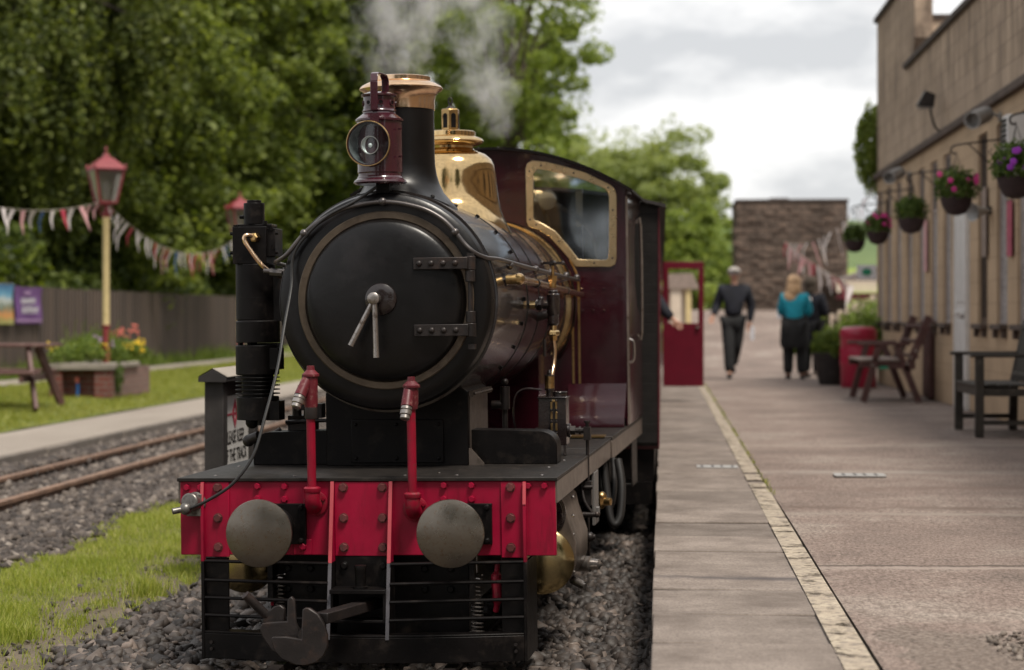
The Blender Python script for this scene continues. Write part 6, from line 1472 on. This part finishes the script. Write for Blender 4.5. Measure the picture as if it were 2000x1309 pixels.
# ================================================================== PEOPLE
def skin_obj(name, verts, edges, mat, parent, sub=2, root=0):
    me = bpy.data.meshes.new(name); me.from_pydata([v[:3] for v in verts], edges, [])
    ob = bpy.data.objects.new(name, me); COL.objects.link(ob)
    sk = ob.modifiers.new('s', 'SKIN'); sk.use_smooth_shade = True
    for i, v in enumerate(verts):
        d = me.skin_vertices[0].data[i]; r = v[3]; d.radius = (r, v[4] if len(v) > 4 else r); d.use_root = (i == root)
    ss = ob.modifiers.new('u', 'SUBSURF'); ss.levels = sub; ss.render_levels = sub
    m2 = bpy.data.meshes.new_from_object(ob.evaluated_get(bpy.context.evaluated_depsgraph_get()))
    ob.modifiers.clear(); ob.data = m2; m2.materials.clear(); m2.materials.append(M[mat]); ob.parent = parent
    m2.polygons.foreach_set('use_smooth', [True] * len(m2.polygons)); return ob
def person(label, loc, rz, H, J, top, bottom, shoe, hair, hairlen=.0, group=None):
    """J: joint dict in metres for a figure facing -Y"""
    t = thing('person', label, 'person', loc, rz, group)
    V = []; E = []; idx = {}
    def add(n, p, r, par=None, r2=None):
        idx[n] = len(V); V.append((*p, r) if r2 is None else (*p, r, r2))
        if par: E.append((idx[par], idx[n]))
    g = J
    add('pelvis', g['pelvis'], .11, None, .085); add('waist', g['waist'], .082, 'pelvis', .065); add('chest', g['chest'], .125, 'waist', .085); add('neckb', g['neckb'], .055, 'chest'); add('neck', g['neck'], .05, 'neckb'); 
    add('jaw', g['jaw'], .062, 'neck'); add('head', g['head'], .088, 'jaw', .095); add('crown', g['crown'], .06, 'head')
    for s in 'LR':
        add('sh' + s, g['sh' + s], .065, 'chest'); add('el' + s, g['el' + s], .043, 'sh' + s); add('wr' + s, g['wr' + s], .028, 'el' + s)
        w_ = Vector(g['wr' + s]); d = (w_ - Vector(g['el' + s])).normalized(); sd = Vector((1, 0, 0)) if abs(d.x) < .8 else Vector((0, 0, 1)); sd = d.cross(Vector((0, 1, 0))).normalized()
        add('pa' + s, w_ + d * .07, .030, 'wr' + s, .018)
        for k in range(4):
            o = sd * (-.03 + .02 * k); ln = (.07, .085, .08, .06)[k]
            add(f'f{s}{k}', w_ + d * .085 + o, .010, 'pa' + s); add(f'g{s}{k}', w_ + d * (.085 + ln * .5) + o * 1.1 + Vector((0, -.006, 0)), .009, f'f{s}{k}'); add(f'h{s}{k}', w_ + d * (.08 + ln) + o * 1.1 + Vector((0, -.022, 0)), .007, f'g{s}{k}')
        add('th' + s, w_ + d * .035 + sd * -.04 + Vector((0, -.015, 0)), .010, 'pa' + s); add('ti' + s, w_ + d * .075 + sd * -.052 + Vector((0, -.03, 0)), .008, 'th' + s)
        add('hi' + s, g['hi' + s], .095, 'pelvis'); add('kn' + s, g['kn' + s], .058, 'hi' + s); add('an' + s, g['an' + s], .038, 'kn' + s); add('to' + s, g['to' + s], .035, 'an' + s)
    body = skin_obj('body', V, E, 'skin', t)
    # face
    h = Vector(g['head']); b = MB(); b.sph(h + Vector((-.032, -.085, .01)), .012, 8); b.sph(h + Vector((.032, -.085, .01)), .012, 8); b.build('eye', 'paper', body)
    b = MB(); b.sph(h + Vector((0, -.10, -.015)), .016, 8, (.7, 1, 1.3)); b.sph(h + Vector((-.092, 0, -.01)), .022, 8, (.4, .8, 1.2)); b.sph(h + Vector((.092, 0, -.01)), .022, 8, (.4, .8, 1.2)); b.build('nose_and_ears', 'skin', body)
    b = MB(); b.sph(h + Vector((0, -.083, -.055)), .02, 8, (1.1, .4, .25)); b.build('mouth', 'redcloth', body)
    # clothes
    def sub(names, grow, nm, mat, extra=None):
        vv = []; ee = []; mp_ = {}
        for n in names:
            mp_[n] = len(vv); q = V[idx[n]]; k = extra.get(n, grow) if extra else grow; vv.append((q[0], q[1], q[2], q[3] + k, (q[4] if len(q) > 4 else q[3]) + k))
        for a, c in E:
            na = [k for k, v in idx.items() if v == a][0]; nc = [k for k, v in idx.items() if v == c][0]
            if na in mp_ and nc in mp_: ee.append((mp_[na], mp_[nc]))
        return skin_obj(nm, vv, ee, mat, t)
    sub(['pelvis', 'waist', 'chest', 'neckb', 'shL', 'shR', 'elL', 'elR', 'wrL', 'wrR'], .026, 'shirt', top, {'neckb': .035, 'chest': .075, 'waist': .085, 'wrL': .022, 'wrR': .022, 'elL': .034, 'elR': .034, 'pelvis': .085, 'shL': .036, 'shR': .036})
    sub(['pelvis', 'hiL', 'hiR', 'knL', 'knR', 'anL', 'anR'], .024, 'trousers', bottom, {'anL': .045, 'anR': .045, 'knL': .040, 'knR': .040, 'pelvis': .060, 'hiL': .040, 'hiR': .040})
    for s in 'LR':
        a, c = Vector(g['an' + s]), Vector(g['to' + s]); b = MB(); b.sph((a * .45 + c * .55) + Vector((0, 0, -.012)), .05, 12, (.95, 2.4, .8)); b.build('shoe', shoe, t)
    return t, h
man = {'pelvis': (-.02, 0, .97), 'waist': (-.01, 0, 1.12), 'chest': (0, -.01, 1.33), 'neckb': (0, -.01, 1.48), 'neck': (0, -.015, 1.55), 'jaw': (0, -.03, 1.60), 'head': (0, -.02, 1.67), 'crown': (0, -.01, 1.73),
       'shL': (-.20, 0, 1.43), 'elL': (-.27, .03, 1.17), 'wrL': (-.335, -.10, 1.00), 'shR': (.20, 0, 1.43), 'elR': (.28, .06, 1.16), 'wrR': (.25, .02, .91),
       'hiL': (-.10, 0, .92), 'knL': (-.09, -.16, .53), 'anL': (-.08, -.26, .10), 'toL': (-.085, -.40, .045), 'hiR': (.08, 0, .92), 'knR': (.03, -.02, .50), 'anR': (-.01, .28, .22), 'toR': (-.01, .22, .08)}
p1, h = person('person in a pale cap and all dark clothes walking towards the camera', (1.14, 32.9, 0), 0, 1.78, man, 'navy', 'blackcloth', 'blackcloth', None)
b = MB(); b.sph(h + Vector((0, .005, .045)), .105, 18, (1, 1.05, .75)); b.lathe([(.075, 0), (.08, .006), (.07, .012), (0, .012)], h + Vector((0, -.075, .055)), (0, -.25, 1), 18); b.build('cap', 'greyhair', p1)
b = MB(); b.box(.26, .32, -.03, -.02, .62, .84); b.build('held_paper', 'paper', p1)
wom = {'pelvis': (0, 0, .88), 'waist': (0, 0, 1.02), 'chest': (0, .01, 1.20), 'neckb': (0, .01, 1.34), 'neck': (0, .01, 1.41), 'jaw': (.01, -.02, 1.45), 'head': (.01, 0, 1.52), 'crown': (.01, .01, 1.57),
       'shL': (-.17, .02, 1.29), 'elL': (-.22, -.02, 1.05), 'wrL': (-.12, -.22, 1.04), 'shR': (.17, .02, 1.29), 'elR': (.22, -.02, 1.05), 'wrR': (.10, -.22, 1.03),
       'hiL': (-.09, 0, .84), 'knL': (-.10, -.03, .46), 'anL': (-.11, .02, .09), 'toL': (-.12, -.13, .04), 'hiR': (.09, 0, .84), 'knR': (.10, -.01, .46), 'anR': (.10, .02, .09), 'toR': (.12, -.13, .04)}
p2, h = person('person with long fair hair and teal top, dark coat tied round the waist', (2.07, 32.4, 0), R(168), 1.63, wom, 'teal', 'blackcloth', 'blackcloth', None)
b = MB(); b.sph(h + Vector((0, .02, .02)), .115, 18, (1, 1, 1.05)); b.sph(h + Vector((0, .06, -.10)), .115, 16, (1.05, .7, 1.5)); b.sph(h + Vector((.04, .08, -.22)), .09, 14, (1.4, .6, 1.3)); b.build('hair', 'blonde', p2)
b = MB(); b.lathe([(.155, 1.04), (.19, .98), (.23, .80), (.25, .58), (.22, .50), (.20, .52)], (0, 0, 0), (0, 0, 1), 28, fn=lambda p: Vector((p.x * (1 + .08 * math.sin(p.z * 20)), p.y * .72, p.z))); b.build('waist_coat', 'blackcloth', p2)
b = MB(); b.prism([[(.20, .98), (.32, .96), (.33, 1.12), (.22, 1.14)]], -.30, -.29); b.build('held_paper', 'paper', p2)
p3, h = person('person in dark clothes with a red backpack and white scarf beyond the fair-haired one', (2.40, 33.3, 0), R(150), 1.6, wom, 'navy', 'blackcloth', 'blackcloth', None)
b = MB(); b.sph(h + Vector((0, .02, .02)), .112, 18, (1, 1, 1.05)); b.sph(h + Vector((0, .05, -.08)), .10, 14, (1, .6, 1.3)); b.build('hair', 'bark', p3)
b = MB(); b.sph((.05, .11, 1.26), .11, 14, (1.1, .5, .6)); b.build('scarf', 'whiteflag', p3)
b = MB(); b.sph((.10, .10, 1.05), .12, 16, (.8, .55, 1.3)); b.build('backpack', 'redcloth', p3)
b = MB(); b.lathe([(.15, .98), (.19, .90), (.21, .62), (.20, .60)], (0, 0, 0), (0, 0, 1), 24, fn=lambda p: Vector((p.x, p.y * .75, p.z))); b.build('dark_jacket', 'navy', p3)
lean = {k: v for k, v in wom.items()}
lean.update({'elR': (.30, -.10, 1.08), 'wrR': (.42, -.14, .96), 'elL': (-.2, -.15, 1.05), 'wrL': (-.1, -.3, .98)})
p4, h = person('person in a navy top leaning an arm out of the carriage window', (-.27, 20.6, .13), 0, 1.6, lean, 'navy', 'blackcloth', 'blackcloth', None)
p4.scale = (.88, .88, .88)
b = MB(); b.sph(h + Vector((0, .02, .03)), .108, 16); b.build('hair', 'bark', p4)

# ================================================================== STEAM
def steam(name, label, loc, hgt, r0, r1, bend, dens, seed, thr=.42, tilt=(0, 0, 0)):
    t = NT(name + '_volume'); s = t.n('ShaderNodeSeparateXYZ'); t.l(t.tc.outputs['Object'], s.inputs[0])
    zf = t.math('DIVIDE', s.outputs[2], hgt)
    z2 = t.math('MULTIPLY', zf, zf)
    cx = t.math('SUBTRACT', s.outputs[0], t.math('ADD', t.math('MULTIPLY', zf, bend[0]), t.math('MULTIPLY', z2, bend[1])))
    rad = t.math('ADD', r0, t.math('MULTIPLY', t.math('POWER', t.math('MAXIMUM', zf, 0), .6), r1 - r0))
    d = t.math('DIVIDE', t.math('SQRT', t.math('ADD', t.math('MULTIPLY', cx, cx), t.math('MULTIPLY', s.outputs[1], s.outputs[1]))), rad)
    mpv = t.n('ShaderNodeMapping'); mpv.inputs['Location'].default_value = (seed, seed * .7, 0); mpv.inputs['Scale'].default_value = (1, 1, .75); t.l(t.tc.outputs['Object'], mpv.inputs[0])
    n = t.n('ShaderNodeTexNoise'); n.inputs['Scale'].default_value = 8.5; n.inputs['Detail'].default_value = 8; n.inputs['Roughness'].default_value = .62; n.inputs['Distortion'].default_value = .5; t.l(mpv.outputs[0], n.inputs['Vector'])
    v = t.math('SUBTRACT', t.math('ADD', t.math('MULTIPLY_ADD', n.outputs['Fac'], 1.7, -.35), .26), t.math('MULTIPLY', d, .36))
    v = t.math('MAXIMUM', t.math('SUBTRACT', v, thr), 0)
    v = t.math('MINIMUM', t.math('MULTIPLY', v, 2.0), 1)
    top = t.math('MINIMUM', t.math('MULTIPLY', t.math('SUBTRACT', 1, zf), 4), 1); bot = t.math('MINIMUM', t.math('MULTIPLY', t.math('MAXIMUM', zf, 0), 14), 1)
    v = t.math('MULTIPLY', v, t.math('MULTIPLY', t.math('MAXIMUM', top, 0), bot))
    v = t.math('MULTIPLY', v, t.math('SUBTRACT', dens, t.math('MULTIPLY', zf, dens * .55)))
    p = t.n('ShaderNodeVolumePrincipled'); p.inputs['Color'].default_value = (.93, .93, .93, 1); p.inputs['Anisotropy'].default_value = .25; t.l(v, p.inputs['Density'])
    t.l(p.outputs[0], t.out.inputs['Volume']); M[name + '_v'] = t.m
    b = MB(); pr = []
    n_ = 14
    def fn(q): zf = q.z / hgt; return Vector((q.x + zf * bend[0] + zf * zf * bend[1], q.y, q.z))
    for i in range(n_ + 1):
        z = hgt * i / n_; f = max(i / n_, 0.0); pr.append(((r0 + (r1 - r0) * f ** .6) * 1.75 + .01, z))
    b.lathe(pr, (0, 0, 0), (0, 0, 1), 24, fn=fn)
    o = b.build(name, name + '_v'); o.location = loc; o.rotation_euler = tilt
    tag(o, label, 'steam', kind='stuff'); return o
steam('chimney_steam', 'pale exhaust steam rising from the copper-capped chimney', (-1.075, 8.47, 1.96), 1.35, .12, .28, (.0, -.06), 7.5, 3.1, .45)
steam('valve_steam', 'white steam blowing off beside the safety valve on the dome', (-.80, 9.95, 1.86), 1.45, .09, .24, (-.26, -.08), 7, 7.7, .46)

# ------------------------------------------------------------------ groups of like things
for o in list(bpy.data.objects):
    if o.parent is None and 'category' in o:
        k = o.name.split('.')[0]
        g = {'hanging_basket': 'hanging baskets along the station wall', 'broadleaf_tree': 'broadleaf trees around the station', 'lamp_post': 'red and cream lamp posts', 'bunting': 'strings of pennants',
             'person': 'people on the platform', 'shrub': 'shrubs beyond the building', 'wall_light': 'lights on the station wall', 'fence_banner': 'banners on the timber fence', 'railway_track': 'narrow gauge tracks',
             'cover_plate': 'cover plates in the platform', 'wall_banner': 'small banners on the wall'}.get(k)
        if g: o['group'] = g
